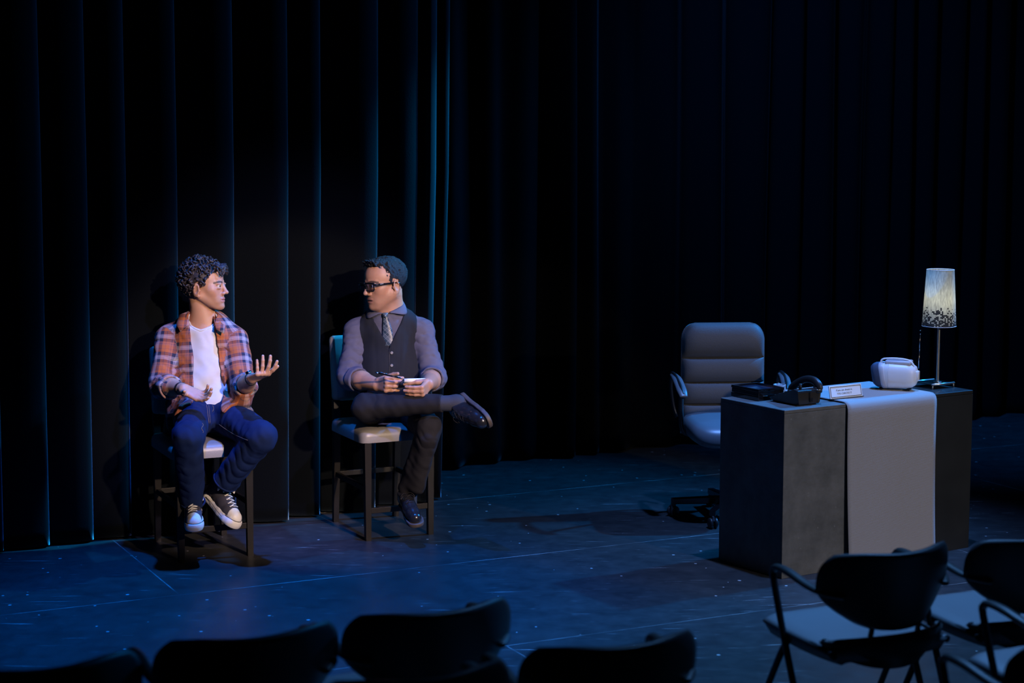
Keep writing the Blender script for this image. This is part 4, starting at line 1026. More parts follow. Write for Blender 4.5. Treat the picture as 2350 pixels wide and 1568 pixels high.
def plaid_material():
    m = mat('plaid', (0.5, 0.2, 0.1), 0.9, spec=0.2); at = N(m, 'ShaderNodeAttribute', attribute_name='weave'); sp = N(m, 'ShaderNodeSeparateXYZ'); L(m, at.outputs['Vector'], sp.inputs[0])
    bands = [(0.0, (0.42, 0.125, 0.042)), (0.135, (0.06, 0.05, 0.09)), (0.15, (0.42, 0.125, 0.042)), (0.30, (0.028, 0.030, 0.055)), (0.46, (0.30, 0.27, 0.31)), (0.545, (0.52, 0.48, 0.46)), (0.565, (0.30, 0.27, 0.31)), (0.66, (0.028, 0.030, 0.055)), (0.80, (0.34, 0.13, 0.09)), (0.885, (0.05, 0.045, 0.085)), (0.90, (0.34, 0.13, 0.09)), (0.975, (0.42, 0.125, 0.042))]
    outs = []
    for ax, ph in ((0, 0.15), (1, 0.45)):
        fr = mth(m, 'FRACT', mth(m, 'ADD', mth(m, 'DIVIDE', sp.outputs[ax], 0.105), ph + 5)); cr = N(m, 'ShaderNodeValToRGB'); e = cr.color_ramp; e.interpolation = 'CONSTANT'
        while len(e.elements) < len(bands): e.elements.new(0.5)
        for q, (p, c) in zip(e.elements, bands): q.position = p; q.color = (*c, 1)
        L(m, fr, cr.inputs[0]); outs.append(cr.outputs[0])
    mx = N(m, 'ShaderNodeMix', data_type='RGBA'); mx.inputs[0].default_value = 0.5; L(m, outs[0], mx.inputs[6]); L(m, outs[1], mx.inputs[7]); L(m, mx.outputs[2], P(m).inputs['Base Color'])
    ns = N(m, 'ShaderNodeTexNoise', Scale=350.0); tc = N(m, 'ShaderNodeTexCoord'); L(m, tc.outputs['Object'], ns.inputs['Vector']); bp = N(m, 'ShaderNodeBump', Strength=0.25, Distance=0.002); L(m, ns.outputs['Fac'], bp.inputs['Height']); L(m, bp.outputs[0], P(m).inputs['Normal'])
    return m
plaid_material()
skinm = skin_mat('skin')

def segment_uv(v, segs):
    """cloth coordinates from the nearest body segment: along it and around it"""
    best = np.full(len(v), 1e9); uv = np.zeros((len(v), 3), np.float32)
    for a, b, r, ref, off, sq in segs:
        a = np.array(a, float); b = np.array(b, float); e = b - a; l = np.linalg.norm(e); e = e / l; p = v - a; t = np.clip(p @ e, -0.02, l + 0.02); q = p - np.outer(t, e)
        rad = np.linalg.norm(q, axis=1); dd = np.abs(rad - r) if sq is None else np.abs(np.sqrt((q[:, 0]) ** 2 + (q[:, 1] / sq) ** 2) - r)
        dd = dd + np.maximum(0, np.abs((p @ e) - l / 2) - l / 2)
        rf = unit(np.array(ref) - e * (np.array(ref) @ e)); sd = np.cross(e, rf); an = np.arctan2(q @ sd, q @ rf)
        k = dd < best; best[k] = dd[k]
        uv[k, 0] = (an * r * (0.85 if sq else 1.0))[k] + off; uv[k, 1] = (p @ e)[k] + off
    return uv

def build_boy():
    base = np.array([*STOOL_B, 0.0]); ww = lambda a, b, c: W(a, b, c)
    skin = (0.50, 0.275, 0.170)
    # joints
    neck = ww(468, 742, 8.84); chest = ww(468, 800, 8.85); pel = ww(482, 945, 8.80)
    shR, shL = ww(388, 778, 8.85), ww(540, 782, 8.85); elR, elL = ww(371, 886, 8.74), ww(556, 892, 8.72)
    wrR, wrL = ww(421, 893, 8.53), ww(578, 868, 8.50)
    C = ww(469, 657, 8.84); A = head_axes(math.radians(79), 1, math.radians(4), math.radians(-3)); sc = 1.0
    F = Field(np.minimum.reduce([elR, wrR, wrL, pel]) - [.09, .20, .06], np.maximum.reduce([C + [.17, .17, .16], wrL + [.16, .1, .1], elL + .1]), 0.0026)
    build_head(F, C, A, sc, {})
    F.rc(C + sc * (np.array((-.030, 0, -.055)) @ A), neck + [0, .012, -.01], .051, .056, .014)
    F.rc(neck + [0, .012, 0], chest, .07, .10, .03, sq=((0, 1, 0), .62)); F.rc(chest, pel, .10, .10, .05, sq=((0, 1, 0), .6))
    F.rc(shR, shL, .040, .040, .03)
    for sh, el, wr in ((shR, elR, wrR), (shL, elL, wrL)):
        F.rc(sh, el, .047, .040, .03); F.rc(el, el + (wr - el) * .45, .039, .040, .02); F.rc(el + (wr - el) * .45, wr, .040, .0255, .02)
    # open, upturned hands
    hand(F, wrR, (.86, -.30, -.34), (.12, -.42, .9), False, ((.35, .35, .2), (.45, .5, .3), (.55, .5, .3), (.75, .55, .3)), thumb=((.35, .75, .45), (.35, .65, .7), (.45, .45, .8)))
    hand(F, wrL, (.70, -.64, .30), (-.12, .25, .95), True, ((.40, .30, .25), (.78, .28, .2), (1.12, .15, .1), (1.25, .10, .05)), spread=(.14, .03, -.10, -.28), thumb=((.35, .85, .25), (.55, .75, .45), (.75, .55, .5)))
    v, f = F.mesh(); v = relax(v, f, 1, .4)
    me = mesh_np('person', v - base, f); body = link('person', me, skinm, None, True); body.location = tuple(base)
    st = dict(lip=(0.50, 0.20, 0.17), hair=(0.03, 0.02, 0.016), stubble=0.35, stub_dark=0.55, browz=-.002)
    set_col(body, head_colors(v, C, A, sc, st, skin))
    tag(body, 'young man in open plaid shirt and jeans sitting with both palms raised', 'person')
    eyeballs(C, A, sc, body, base, 'iris_brown', (-0.30, 0.02))
    # curly hair
    h = 0.0024; H = Field(C - .17, C + .17, h)
    line = [(-.2, -.075), (-.09, -.065), (-.05, -.050), (-.034, -.030), (-.028, .012), (.0, .024), (.012, .012), (.022, -.012), (.034, .022), (.05, .045), (.075, .066), (.2, .075)]
    hair_cap(H, C, A, sc, (-.018, 0, .040), (.106, .084, .090), line)
    r = np.random.RandomState(11); cnt = 0
    while cnt < 300:
        q = r.normal(size=3); q /= np.linalg.norm(q); p = np.array((-.018, 0, .042)) + q * np.array((.106, .084, .092))
        if p[2] < hair_curve(p[0], line) + .004: continue
        top = p[2] > .07
        big = (1.35 if (top and p[0] > -.05) else 1.0); cr_ = r.uniform(.007, .013) * big; tr = r.uniform(.0035, .0052)
        ax = unit(r.normal(size=3)); ax = unit(ax - q * (ax @ q) * .6); b1 = unit(np.cross(ax, q)); b2 = np.cross(ax, b1); a0 = r.uniform(0, 6.28); tot = r.uniform(3, 6.5)
        pr = None
        for s in np.linspace(0, 1, 7):
            a = a0 + tot * s; pt = p + q * .003 + cr_ * (math.cos(a) * b1 + math.sin(a) * b2) + ax * (.012 * (s - .5))
            pw = C + sc * (pt @ A)
            if pr is not None: H.rc(pr, pw, tr * (1 - .3 * s), tr * (1 - .35 * s), .002)
            pr = pw
        cnt += 1
    for i in range(46):      # fringe over the forehead
        y0 = r.uniform(-.058, .058); p = np.array((.072 + .012 * (1 - abs(y0) / .06), y0, .088 + r.uniform(-.01, .012))); pr = None; ph = r.uniform(0, 6.28); le = r.uniform(.018, .044)
        for s in np.linspace(0, 1, 7):
            pt = p + np.array((.026 * math.sin(s * 2.2) + .004 * math.sin(ph + 7 * s), .006 * math.sin(ph + 6 * s) + .01 * s * math.sin(ph), -le * s ** 1.4 + .006 * math.sin(3 * s))); pw = C + sc * (pt @ A)
            if pr is not None: H.rc(pr, pw, .0055 * (1 - .5 * s), .0052 * (1 - .55 * s), .002)
            pr = pw
    for s in (-1, 1): H.ell(C + np.array((-.006, s * .090, -.012)) @ A, (.024, .030, .036), A, .006, 'sub')
    put('hair', H, MT['hair_dark'], body, base, 1, .3)
    # white t-shirt
    T = Field(np.minimum(chest, pel) - [.24, .2, .06], np.maximum(chest, pel) + [.24, .2, .2], 0.0036)
    T.rc(ww(468, 775, 8.85), ww(476, 860, 8.83), .134, .134, .03, sq=((0, 1, 0), .64)); T.rc(ww(476, 860, 8.83), pel + [0, -.01, .02], .134, .142, .05, sq=((0, 1, 0), .68))
    T.rc(shR + [.05, 0, -.01], neck + [-.05, .015, -.03], .035, .034, .04); T.rc(shL + [-.05, 0, -.01], neck + [.05, .015, -.03], .035, .034, .04)
    T.ell(neck + [-.004, -.035, .022], (.070, .085, .052), None, .006, 'sub'); T.half(ww(480, 931, 8.7), (0, 0, -1), .004)
    fa, fb = fold(26, 3, (1, .4, .5)), fold(60, 8, (1, .5, .35))
    T.displace(lambda x, y, z: .006 * fa(x, y, z) + .0022 * fb(x, y, z) + .007 * np.sin((x * .75 - z * .66) * 46) * np.exp(-((z - pel[2] - .12) / .09) ** 2))
    tee, tv, tf = put('t_shirt', T, MT['white_tee'], body, base, 2)
    ring = []
    for a in np.linspace(-.25 * math.pi, 1.25 * math.pi, 25):
        ring.append(neck + [-.004 + .064 * math.cos(a), -.005 - .062 * math.sin(a), -.004 - .026 * max(0, math.sin(a)) + .012 * abs(math.cos(a))])
    MB().tube([p - base for p in ring], .0065, 8, smooth=2, flat=1.4).build('neck_band', MT['white_tee'], tee, smooth=True)
    # open plaid shirt
    cuR = elR + (wrR - elR) * .42; cuL = elL + (wrL - elL) * .34
    Sx = Field(np.minimum.reduce([elR, pel, wrR]) - [.12, .26, .16], np.maximum.reduce([neck, elL, chest]) + [.13, .17, .12], 0.0038)
    Sx.rc(ww(467, 782, 8.86), ww(472, 870, 8.84), .162, .162, .03, sq=((0, 1, 0), .70)); Sx.rc(ww(472, 870, 8.84), pel + [0, 0, -.01], .158, .175, .05, sq=((0, 1, 0), .72))
    Sx.rc(shR, neck + [-.058, .015, -.02], .060, .042, .035); Sx.rc(shL, neck + [.058, .015, -.02], .058, .042, .035)
    Sx.rc(shR, elR, .064, .061, .02); Sx.rc(elR, cuR, .060, .054, .015); Sx.rc(shL, elL + [0, 0, .0], .061, .060, .02); Sx.rc(elL, cuL, .058, .052, .015)
    Sx.half(cuR, wrR - elR, .003, (elR - .12, cuR + .09)); Sx.half(cuL, wrL - elL, .003, (elL - [.09, .12, .12], cuL + .1))
    # hem panels lying over the hips and thighs
    hR, hL = ww(452, 952, 8.76), ww(516, 952, 8.76); kR, kL = ww(431, 1003, 8.37), ww(598, 1003, 8.44)
    for hp, kn, tt, r0 in ((hR, kR, .30, .100), (hL, kL, .30, .100)):
        e_ = hp + (kn - hp) * tt; Sx.rc(hp + [0, .03, 0], e_ + (kn - hp) * .12, r0, r0 - .012 * tt, .03); Sx.half(e_, kn - hp + np.array([0, 0, -.10]), .003, (np.minimum(hp, e_) - [.13, .16, .13], np.maximum(hp, e_) + [.13, .0, .10]))
    Sx.half(pel + [0, 0, -.085], (0, 0, -1), .004)
    Sx.rc(ww(556, 905, 8.72), ww(562, 914, 8.66), .040, .036, .03)
    Sx.rc(ww(398, 925, 8.84), ww(384, 985, 8.80), .052, .034, .03, sq=((1, .3, 0), .6)); Sx.rc(ww(392, 930, 8.78), ww(392, 990, 8.70), .040, .022, .03, sq=((1, .3, 0), .6))
    xs_l = [(735, 431), (760, 431), (800, 436), (840, 441), (880, 445), (915, 446), (930, 444), (945, 436), (960, 420), (985, 402), (1010, 395)]
    xs_r = [(735, 492), (760, 491), (800, 496), (840, 503), (880, 508), (905, 512), (925, 513), (938, 520), (948, 540), (958, 566), (975, 600)]
    zl = np.array([W(0, y, 8.72)[2] for y, _ in xs_l])[::-1]; xl = np.array([W(x, y, 8.72)[0] for y, x in xs_l])[::-1]
    zr = np.array([W(0, y, 8.72)[2] for y, _ in xs_r])[::-1]; xr = np.array([W(x, y, 8.72)[0] for y, x in xs_r])[::-1]
    x, y, z = Sx.pts((slice(None),) * 3)
    q = np.maximum(np.maximum(np.interp(z, zl, xl) - x, x - np.interp(z, zr, xr)), y - (chest[1] - .02)); Sx.comb((slice(None),) * 3, q.astype(np.float32), .004, 'sub')
    Sx.ell(neck + [-.002, -.02, .03], (.066, .075, .060), None, .004, 'sub')
    fa, fb = fold(30, 5, (1, .8, .7)), fold(70, 6, (.8, .8, 1))
    cs = [creases(shR, elR, .006, .042, .20, .10, 1), creases(shL, elL, .006, .042, .20, .10, 2), creases(shR, elR, .004, .06, .05, .05, 3), creases(shL, elL, .004, .06, .05, .05, 4)]
    Sx.displace(lambda x, y, z: .006 * fa(x, y, z) + .0028 * fb(x, y, z) + sum(c(x, y, z) for c in cs))
    shirt, sv, sf = put('plaid_shirt', Sx, MT['plaid'], body, base, 2)
    uv = segment_uv(sv, [(ww(467, 740, 8.86), pel - [0, 0, .1], .15, (0, -1, 0), 0, .68), (shR, elR, .063, (0, -1, 0), .21, None), (elR, cuR, .058, (0, -1, 0), .42, None), (shL, elL, .06, (0, -1, 0), .31, None), (elL, cuL, .056, (0, -1, 0), .52, None)])
    a = shirt.data.attributes.new('weave', 'FLOAT_VECTOR', 'POINT'); a.data.foreach_set('vector', uv.astype(np.float32).ravel())
    # rolled cuffs
    for el, cu, wr, s in ((elR, cuR, wrR, 1), (elL, cuL, wrL, 1)):
        e = unit(wr - el); K = Field(cu - .1, cu + .1, .0034); K.rc(cu - e * .034, cu + e * .004, .061, .059, 0); K.half(cu + e * .006, e, .006); K.half(cu - e * .036, -e, .006)
        K.rc(cu - e * .1, cu + e * .1, .046, .046, .003, 'sub'); fc_ = fold(60, 9); K.displace(lambda x, y, z: .004 * fc_(x, y, z))
        o, kv, kf = put('rolled_cuff', K, MT['plaid'], shirt, base, 1); u2 = segment_uv(kv, [(cu - e * .05, cu + e * .05, .055, (0, -1, 0), .07, None)])
        a = o.data.attributes.new('weave', 'FLOAT_VECTOR', 'POINT'); a.data.foreach_set('vector', u2.astype(np.float32).ravel())
    # collar leaves
    bvS = bvh_of(sv, sf)
    for P4 in ([(412, 722, 8.83), (428, 716, 8.84), (434, 744, 8.76), (414, 762, 8.745), (404, 744, 8.78)], [(487, 722, 8.83), (492, 724, 8.84), (516, 748, 8.755), (514, 766, 8.735), (496, 756, 8.735)]):
        pts = [W(*p) - base for p in P4]; n_ = len(pts); c_ = sum(pts) / n_ + np.array([0, -.008, 0]); off = np.array([0, .007, -.002])
        mb = MB().add(pts + [c_] + [p + off for p in pts] + [c_ + off], [(i, (i + 1) % n_, n_) for i in range(n_)] + [(n_ + 1 + (i + 1) % n_, n_ + 1 + i, 2 * n_ + 1) for i in range(n_)] + [(i, n_ + 1 + i, n_ + 1 + (i + 1) % n_, (i + 1) % n_) for i in range(n_)])
        o = mb.build('collar', MT['plaid'], shirt, True); cv = np.array([q.co for q in o.data.vertices]); a = o.data.attributes.new('weave', 'FLOAT_VECTOR', 'POINT'); a.data.foreach_set('vector', np.stack([cv[:, 0] * 1.2, cv[:, 2] * 1.2, cv[:, 2] * 0], 1).astype(np.float32).ravel())
    # jeans
    hR, hL = ww(452, 952, 8.76), ww(516, 952, 8.76); kR, kL = ww(431, 1003, 8.37), ww(598, 1003, 8.44); aR, aL = ww(443, 1157, 8.52), ww(515, 1108, 8.585)
    J = Field(np.minimum.reduce([kR, aR, hR, aL]) - [.12, .11, .05], np.maximum.reduce([pel, kL, hL]) + [.12, .2, .08], 0.004)
    J.ell(pel + [0, 0, -.01], (.165, .125, .085), None, 0)
    for hp, kn, an, r0, r1, r2 in ((hR, kR, aR, .086, .070, .054), (hL, kL, aL, .088, .072, .060)):
        J.rc(hp, kn, r0, r1, .035); J.rc(kn, an, r1 * .98, r2, .02); e = unit(an - kn); J.half(an, e, .003, (an - .09, an + .09))
    fa, fb = fold(34, 13, (1, 1, .8)), fold(80, 14)
    cs = [creases(hR, kR, .006, .05, .34, .08, 1), creases(hL, kL, .006, .05, .32, .09, 2), creases(kR, aR, .0055, .048, .20, .14, 3), creases(kL, aL, .006, .05, .20, .16, 4), creases(hR, kR, .006, .05, .06, .06, 5), creases(hL, kL, .006, .05, .06, .06, 6)]
    J.displace(lambda x, y, z: .0055 * fa(x, y, z) + .003 * fb(x, y, z) + sum(c(x, y, z) for c in cs))
    jeans, jv, jf = put('jeans', J, MT['denim'], body, base, 2)
    bj = bvh_of(jv, jf)
    def stitch(pxs, nm='stitching', r_=.0009):
        p = [on_surf(bj, a, b, .0015) for a, b in pxs]; p = [q - base for q in p if q is not None]
        if len(p) > 2: MB().tube(p, r_, 6).build(nm, MT['stitch'], jeans, smooth=True)
    stitch([(474 + 5 * t, 930 + 42 * t) for t in np.linspace(0, 1, 12)]); stitch([(479 + 3 * t, 930 + 42 * t) for t in np.linspace(0, 1, 12)])
    stitch([(488 - 1 * t + 3 * math.sin(3 * t), 931 + 14 * t) for t in np.linspace(0, 1, 8)])
    stitch([(503 + 66 * t, 974 + 36 * t + 4 * math.sin(3 * t)) for t in np.linspace(0, 1, 22)]); stitch([(464 + 2 * math.sin(9 * t), 972 + 22 * t) for t in np.linspace(0, 1, 10)])
    for an, kn in ((aR, kR), (aL, kL)):
        e = unit(an - kn); q1 = unit(np.cross(e, [0, 1, 0.2])); q2 = np.cross(e, q1); rr_ = .0555 if an is aR else .0615
        MB().tube([an - e * .012 + rr_ * (math.cos(t) * q1 + math.sin(t) * q2) - base for t in np.linspace(0, 2 * math.pi, 33)], .0045, 8, cap=False).build('hem', MT['denim'], jeans, smooth=True)
    # high-top canvas shoes
    shoe('canvas_shoe', body, base, ww(446, 1176, 8.63), ww(442, 1222, 8.345), (.02, -.25, 1), 'canvas', True)
    s_, w_, ax_, bv_ = shoe('canvas_shoe', body, base, ww(472, 1140, 8.70), ww(537, 1215, 8.475), (.55, -.25, .75), 'canvas', True)
    # round ankle patch with a star
    c = w_((.055, .036, .098)); hit = bv_.ray_cast(Vector(c + ax_[1] * .1), Vector(-ax_[1])); c = np.array(hit[0]) if hit[0] is not None else c
    nrm = np.array(hit[1]) if hit[0] is not None else ax_[1]
    if nrm @ (np.array([0, 0, CAMH]) - c) < 0:
        nrm = -ax_[1]
    e1 = unit(np.cross(ax_[2], nrm)); e2 = np.cross(nrm, e1)
    ci = [c + .021 * (math.cos(a) * e1 + math.sin(a) * e2) - base for a in np.linspace(0, 2 * math.pi, 25)[:-1]]
    MB().add([p + nrm * .006 for p in ci] + [p - nrm * .006 for p in ci], [tuple(range(24)), tuple(range(47, 23, -1))] + [(i, (i + 1) % 24, 24 + (i + 1) % 24, 24 + i) for i in range(24)]).build('ankle_patch', mat('patch', (0.55, 0.47, 0.38), 0.7), s_)
    sr = [(.012 if i % 2 == 0 else .005) for i in range(10)]; stp = [c + sr[i] * (math.sin(i * math.pi / 5) * e1 + math.cos(i * math.pi / 5) * e2) - base + nrm * .0065 for i in range(10)]
    MB().add(stp + [c - base + nrm * .0072], [(i, (i + 1) % 10, 10) for i in range(10)]).build('patch_star', mat('star_blue', (0.04, 0.04, 0.09), 0.7), s_)
    # wrist bands
    for nm, el, wr, r_, off, mm in (('wristwatch', elL, wrL, .0298, -.026, 'strap_black'), ('wristband', elR, wrR, .0300, -.030, 'strap_black')):
        e = unit(wr - el); c = wr + e * off; q1 = unit(np.cross(e, [0, 0, 1])); q2 = np.cross(e, q1)
        o = empty(nm); o.parent = body
        K = Field(c - .06, c + .06, .002); K.rc(c - e * .012, c + e * .012, r_, r_, 0); K.half(c + e * .010, e, .002); K.half(c - e * .010, -e, .002)
        put('strap', K, MT[mm], o, base)
        if nm == 'wristwatch':
            cc = c + (q1 * .010 - q2 * .032); Mx = Matrix([e, q1, q2]).transposed(); dn = unit(-(cc - c)); t1 = e; t2 = np.cross(dn, t1)
            Mw = Matrix([tuple(t1), tuple(t2), tuple(-dn)]).transposed()
            MB().lathe([(.0, .006), (.013, .006), (.0155, .003), (.0155, -.004), (.0, -.004)], tuple(cc - base), 24, Mw).build('watch_case', MT['chrome'], o, auto=40)
    return body
build_boy()
# ------------------------------------------------------------------ the man in vest and tie
def build_man():
    base = np.array([*STOOL_M, 0.0]); ww = lambda a, b, c: W(a, b, c)
    skin = (0.46, 0.245, 0.150)
    neck = ww(890, 722, 9.29); chest = ww(893, 795, 9.30); pel = ww(905, 930, 9.28)
    shR, shL = ww(819, 760, 9.29), ww(968, 760, 9.29); elR, elL = ww(803, 866, 9.20), ww(995, 866, 9.18)
    wrR, wrL = ww(866, 884, 9.00), ww(981, 882, 8.885)
    C = ww(883, 650, 9.25); A = head_axes(math.radians(54), -1, math.radians(-4), math.radians(3)); sc = 1.085
    F = Field(np.minimum.reduce([elR, wrR, wrL, pel]) - [.10, .22, .06], np.maximum.reduce([C + [.19, .19, .17], elL + [.12, .1, .1]]), 0.0026)
    sty = dict(jaw=1.08, fat=.004, mouth=.003)
    build_head(F, C, A, sc, sty)
    F.rc(C + sc * (np.array((-.020, 0, -.055)) @ A), neck + [0, .01, -.01], .064, .070, .03)
    F.rc(C + sc * (np.array((.035, 0, -.085)) @ A), neck + [-.01, -.035, .02], .040, .048, .03)          # fuller throat
    F.rc(neck + [0, .01, 0], chest, .08, .14, .04, sq=((0, 1, 0), .7)); F.rc(chest, pel, .14, .14, .05, sq=((0, 1, 0), .7))
    F.rc(shR, shL, .052, .052, .05)
    for sh, el, wr in ((shR, elR, wrR), (shL, elL, wrL)):
        F.rc(sh, el, .052, .046, .03); F.rc(el, el + (wr - el) * .45, .046, .046, .02); F.rc(el + (wr - el) * .45, wr, .046, .031, .02)
    tR = hand(F, wrR, (.52, -.80, .16), (.80, .58, -.08), False, ((.80, .20, .12), (.85, .22, .12), (.92, .30, .2), (.98, .40, .25)), spread=(.0, .0, .0, -.02), thumb=((.75, .45, .75), (.9, .3, .6), (1, .1, .35)), sc=1.02, rad=1.06)
    hand(F, wrL, (-.22, -.90, -.30), (-.97, .20, .0), True, ((1.35, .25, .1), (1.4, .2, .1), (1.4, .25, .15), (1.4, .35, .2)), spread=(.0, .0, .0, .0), thumb=((.3, .10, .8), (.15, -.15, 1), (.1, -.2, 1)), sc=1.0, rad=1.06)
    v, f = F.mesh(); v = relax(v, f, 1, .4)
    me = mesh_np('person', v - base, f); body = link('person', me, skinm, None, True); body.location = tuple(base)
    st = dict(lip=(0.36, 0.16, 0.13), hair=(0.02, 0.018, 0.018), stubble=0.45, stub_dark=0.62, mouth=.003, browz=-.002)
    set_col(body, head_colors(v, C, A, sc, st, skin))
    tag(body, 'man in grey shirt, dark vest and tie sitting with one leg crossed over', 'person')
    eyeballs(C, A, sc, body, base, 'iris_brown', (0.0, -0.02))
    # short hair
    H = Field(C - .18, C + .18, .0024)
    line = [(-.2, -.085), (-.09, -.070), (-.055, -.056), (-.036, -.030), (-.030, .014), (.0, .024), (.006, -.006), (.020, -.008), (.030, .036), (.050, .052), (.070, .062), (.2, .066)]
    hair_cap(H, C, A, sc, (-.015, 0, .037), (.1020, .0790, .0870), line)
    H.ell(C + sc * (np.array((.035, 0, .096)) @ A), np.array((.045, .052, .022)) * sc, A, .012)
    for s in (-1, 1): H.ell(C + sc * (np.array((-.010, s * .094, -.020)) @ A), (.021, .030, .033), A, .004, 'sub')
    fa, fb = fold(420, 21, (1, 1, .6)), fold(210, 22, (1, 1, .5)); H.displace(lambda x, y, z: (.0026 * fa(x, y, z) + .0030 * fb(x, y, z)) * np.clip((z - C[2] + .01) / .05, .25, 1.3), .014)
    r = np.random.RandomState(4)
    for i in range(150):     # short front tufts
        p = np.array((.055 + r.uniform(-.02, .022), r.uniform(-.05, .05), .098 + r.uniform(-.012, .010)))
        e = p + np.array((.010, 0, .008)) * r.uniform(.5, 1.2) + r.normal(size=3) * .003
        H.rc(C + sc * (p @ A), C + sc * (e @ A), .0034, .0022, .003)
    put('hair', H, MT['hair_black'], body, base, 1, .25)
    # glasses
    gl = empty('glasses'); gl.parent = body; wl = lambda p: C + sc * (np.array(p) @ A) - base
    for s in (-1, 1):
        c0 = np.array((.105, s * .0345, -.007)); pts = []
        for a in np.linspace(0, 2 * math.pi, 41):
            cx, sx_ = math.cos(a), math.sin(a); e = .45
            yy = .0285 * math.copysign(abs(cx) ** e, cx); zz = .0185 * math.copysign(abs(sx_) ** e, sx_)
            pts.append(wl((c0[0] - abs(yy * s + .0345) ** 2 * 1.6 * 1.0, c0[1] + yy, c0[2] + zz * (1 if zz > 0 else .95))))
        MB().tube(pts, .0034, 8, cap=False).build('rim', MT['glasses_black'], gl, smooth=True)
        MB().tube([wl((c0[0] - .0005 - abs(yy_ * s + .0345) ** 2 * 1.6, c0[1] + yy_, c0[2] + .0185)) for yy_ in np.linspace(-.029, .031, 9)], .0046, 8).build('brow_bar', MT['glasses_black'], gl, smooth=True)
        g = [[wl((c0[0] - abs(a * s + .0345) ** 2 * 1.6, c0[1] + a, c0[2] + b)) for b in (-.016, 0, .016)] for a in np.linspace(-.026, .026, 7)]
        MB().grid(g, .0012).build('lens', MT['lens'], gl, smooth=True)
        MB().tube([wl((.0985, s * .064, .004)), wl((.088, s * .0735, .004)), wl((.03, s * .0815, .003)), wl((-.018, s * .083, .002)), wl((-.034, s * .082, -.010)), wl((-.042, s * .079, -.028))], [.0062, .0066, .0050, .0042, .004, .004], 10, smooth=4, flat=1.0).build('temple', MT['glasses_black'], gl, smooth=True)
    MB().tube([wl((.1045, -.008, .002)), wl((.109, 0, .005)), wl((.1045, .008, .002))], .0032, 8, smooth=3).build('bridge', MT['glasses_black'], gl, smooth=True)
    for q in (.072, .0665, .061): MB().box(wl((q, .0815 + (.072 - q) * .12, .006)), (.0035, .0012, .0022), Matrix([tuple(A[0]), tuple(A[1]), tuple(A[2])]).transposed()).build('temple_mark', MT['white_mark'], gl)
    # shirt
    cuR = elR + (wrR - elR) * .30; cuL = elL + (wrL - elL) * .26
    Sx = Field(np.minimum.reduce([elR, pel]) - [.12, .26, .04], np.maximum.reduce([neck, elL]) + [.13, .18, .13], 0.0038)
    Sx.rc(ww(893, 775, 9.31), ww(898, 860, 9.29), .155, .165, .03, sq=((0, 1, 0), .78)); Sx.rc(ww(898, 860, 9.29), pel + [0, 0, .01], .165, .17, .05, sq=((0, 1, 0), .82))
    Sx.rc(shR, neck + [-.055, .01, -.025], .060, .050, .04); Sx.rc(shL, neck + [.055, .01, -.025], .060, .050, .04)
    Sx.rc(neck + [-.004, -.004, -.03], neck + [-.004, .002, .05], .083, .080, .03); Sx.half(neck + [0, -.06, .021], (0, -.22, 1), .003)
    for sh, el, cu, wr in ((shR, elR, cuR, wrR), (shL, elL, cuL, wrL)):
        Sx.rc(sh, el, .060, .064, .03); Sx.rc(el, cu, .063, .056, .02); Sx.half(cu, wr - el, .003, (np.minimum(el, cu) - .08, np.maximum(el, cu) + .08))
    fa, fb = fold(34, 31, (1, .8, .8)), fold(85, 32, (.8, .8, 1))
    cs = [creases(shR, elR, .007, .045, .20, .09, 1), creases(shL, elL, .007, .045, .19, .09, 2), creases(shR, elR, .004, .06, .06, .06, 3), creases(shL, elL, .004, .06, .06, .06, 4)]
    Sx.displace(lambda x, y, z: .0062 * fa(x, y, z) + .0034 * fb(x, y, z) + sum(c(x, y, z) for c in cs))
    shirt, sv, sf = put('dress_shirt', Sx, MT['shirt_grey'], body, base, 2); bvS = bvh_of(sv, sf)
    for el, cu, wr in ((elR, cuR, wrR), (elL, cuL, wrL)):
        e = unit(wr - el); K = Field(cu - .11, cu + .11, .0034); K.rc(cu - e * .04, cu + e * .006, .066, .061, 0); K.half(cu + e * .010, e, .006); K.half(cu - e * .030, -e, .006)
        K.rc(cu - e * .1, cu + e * .1, .050, .050, .003, 'sub'); fc_ = fold(60, 39); K.displace(lambda x, y, z: .004 * fc_(x, y, z)); put('rolled_cuff', K, MT['shirt_grey'], shirt, base, 1)
    # folded collar, one leaf each side of the neck
    cn = neck + [-.004, -.002, 0]
    for sg, tip, zt_ in ((1, 122, .010), (-1, 122, -.012)):
        g = []
        for th in np.linspace(0, 168, 25):
            u = th / 168; a_ = math.radians(th); dr = np.array([sg * math.sin(a_), math.cos(a_), 0])
            zt = .098 - .076 * u ** 1.15
            w1 = math.exp(-((th - tip) / 30) ** 2)
            zb = .045 * (1 - u) + .018 * u + (zt_ - .030) * w1 * .9; zb = min(zb, zt - .003)
            r2 = .090 + .022 * w1 + .002 * u
            row = []
            for k_ in np.linspace(0, 1, 6):
                rr_ = .081 + (r2 - .081) * k_ ** .8 + .004 * math.sin(k_ * math.pi)
                row.append(cn + dr * rr_ + [0, 0, zt + (zb - zt) * k_] - base)
            g.append(row)
        MB().grid(g, .004 * sg).build('collar', MT['shirt_grey'], shirt, smooth=True)
    # vest
    m = mat('vest_cloth', (0.04, 0.045, 0.055), 0.85, spec=0.2); tc = N(m, 'ShaderNodeTexCoord'); sp_ = N(m, 'ShaderNodeSeparateXYZ'); L(m, tc.outputs['Object'], sp_.inputs[0])
    wv = mth(m, 'GREATER_THAN', mth(m, 'SINE', mth(m, 'MULTIPLY', sp_.outputs[0], 2 * math.pi / .0052)), .75)
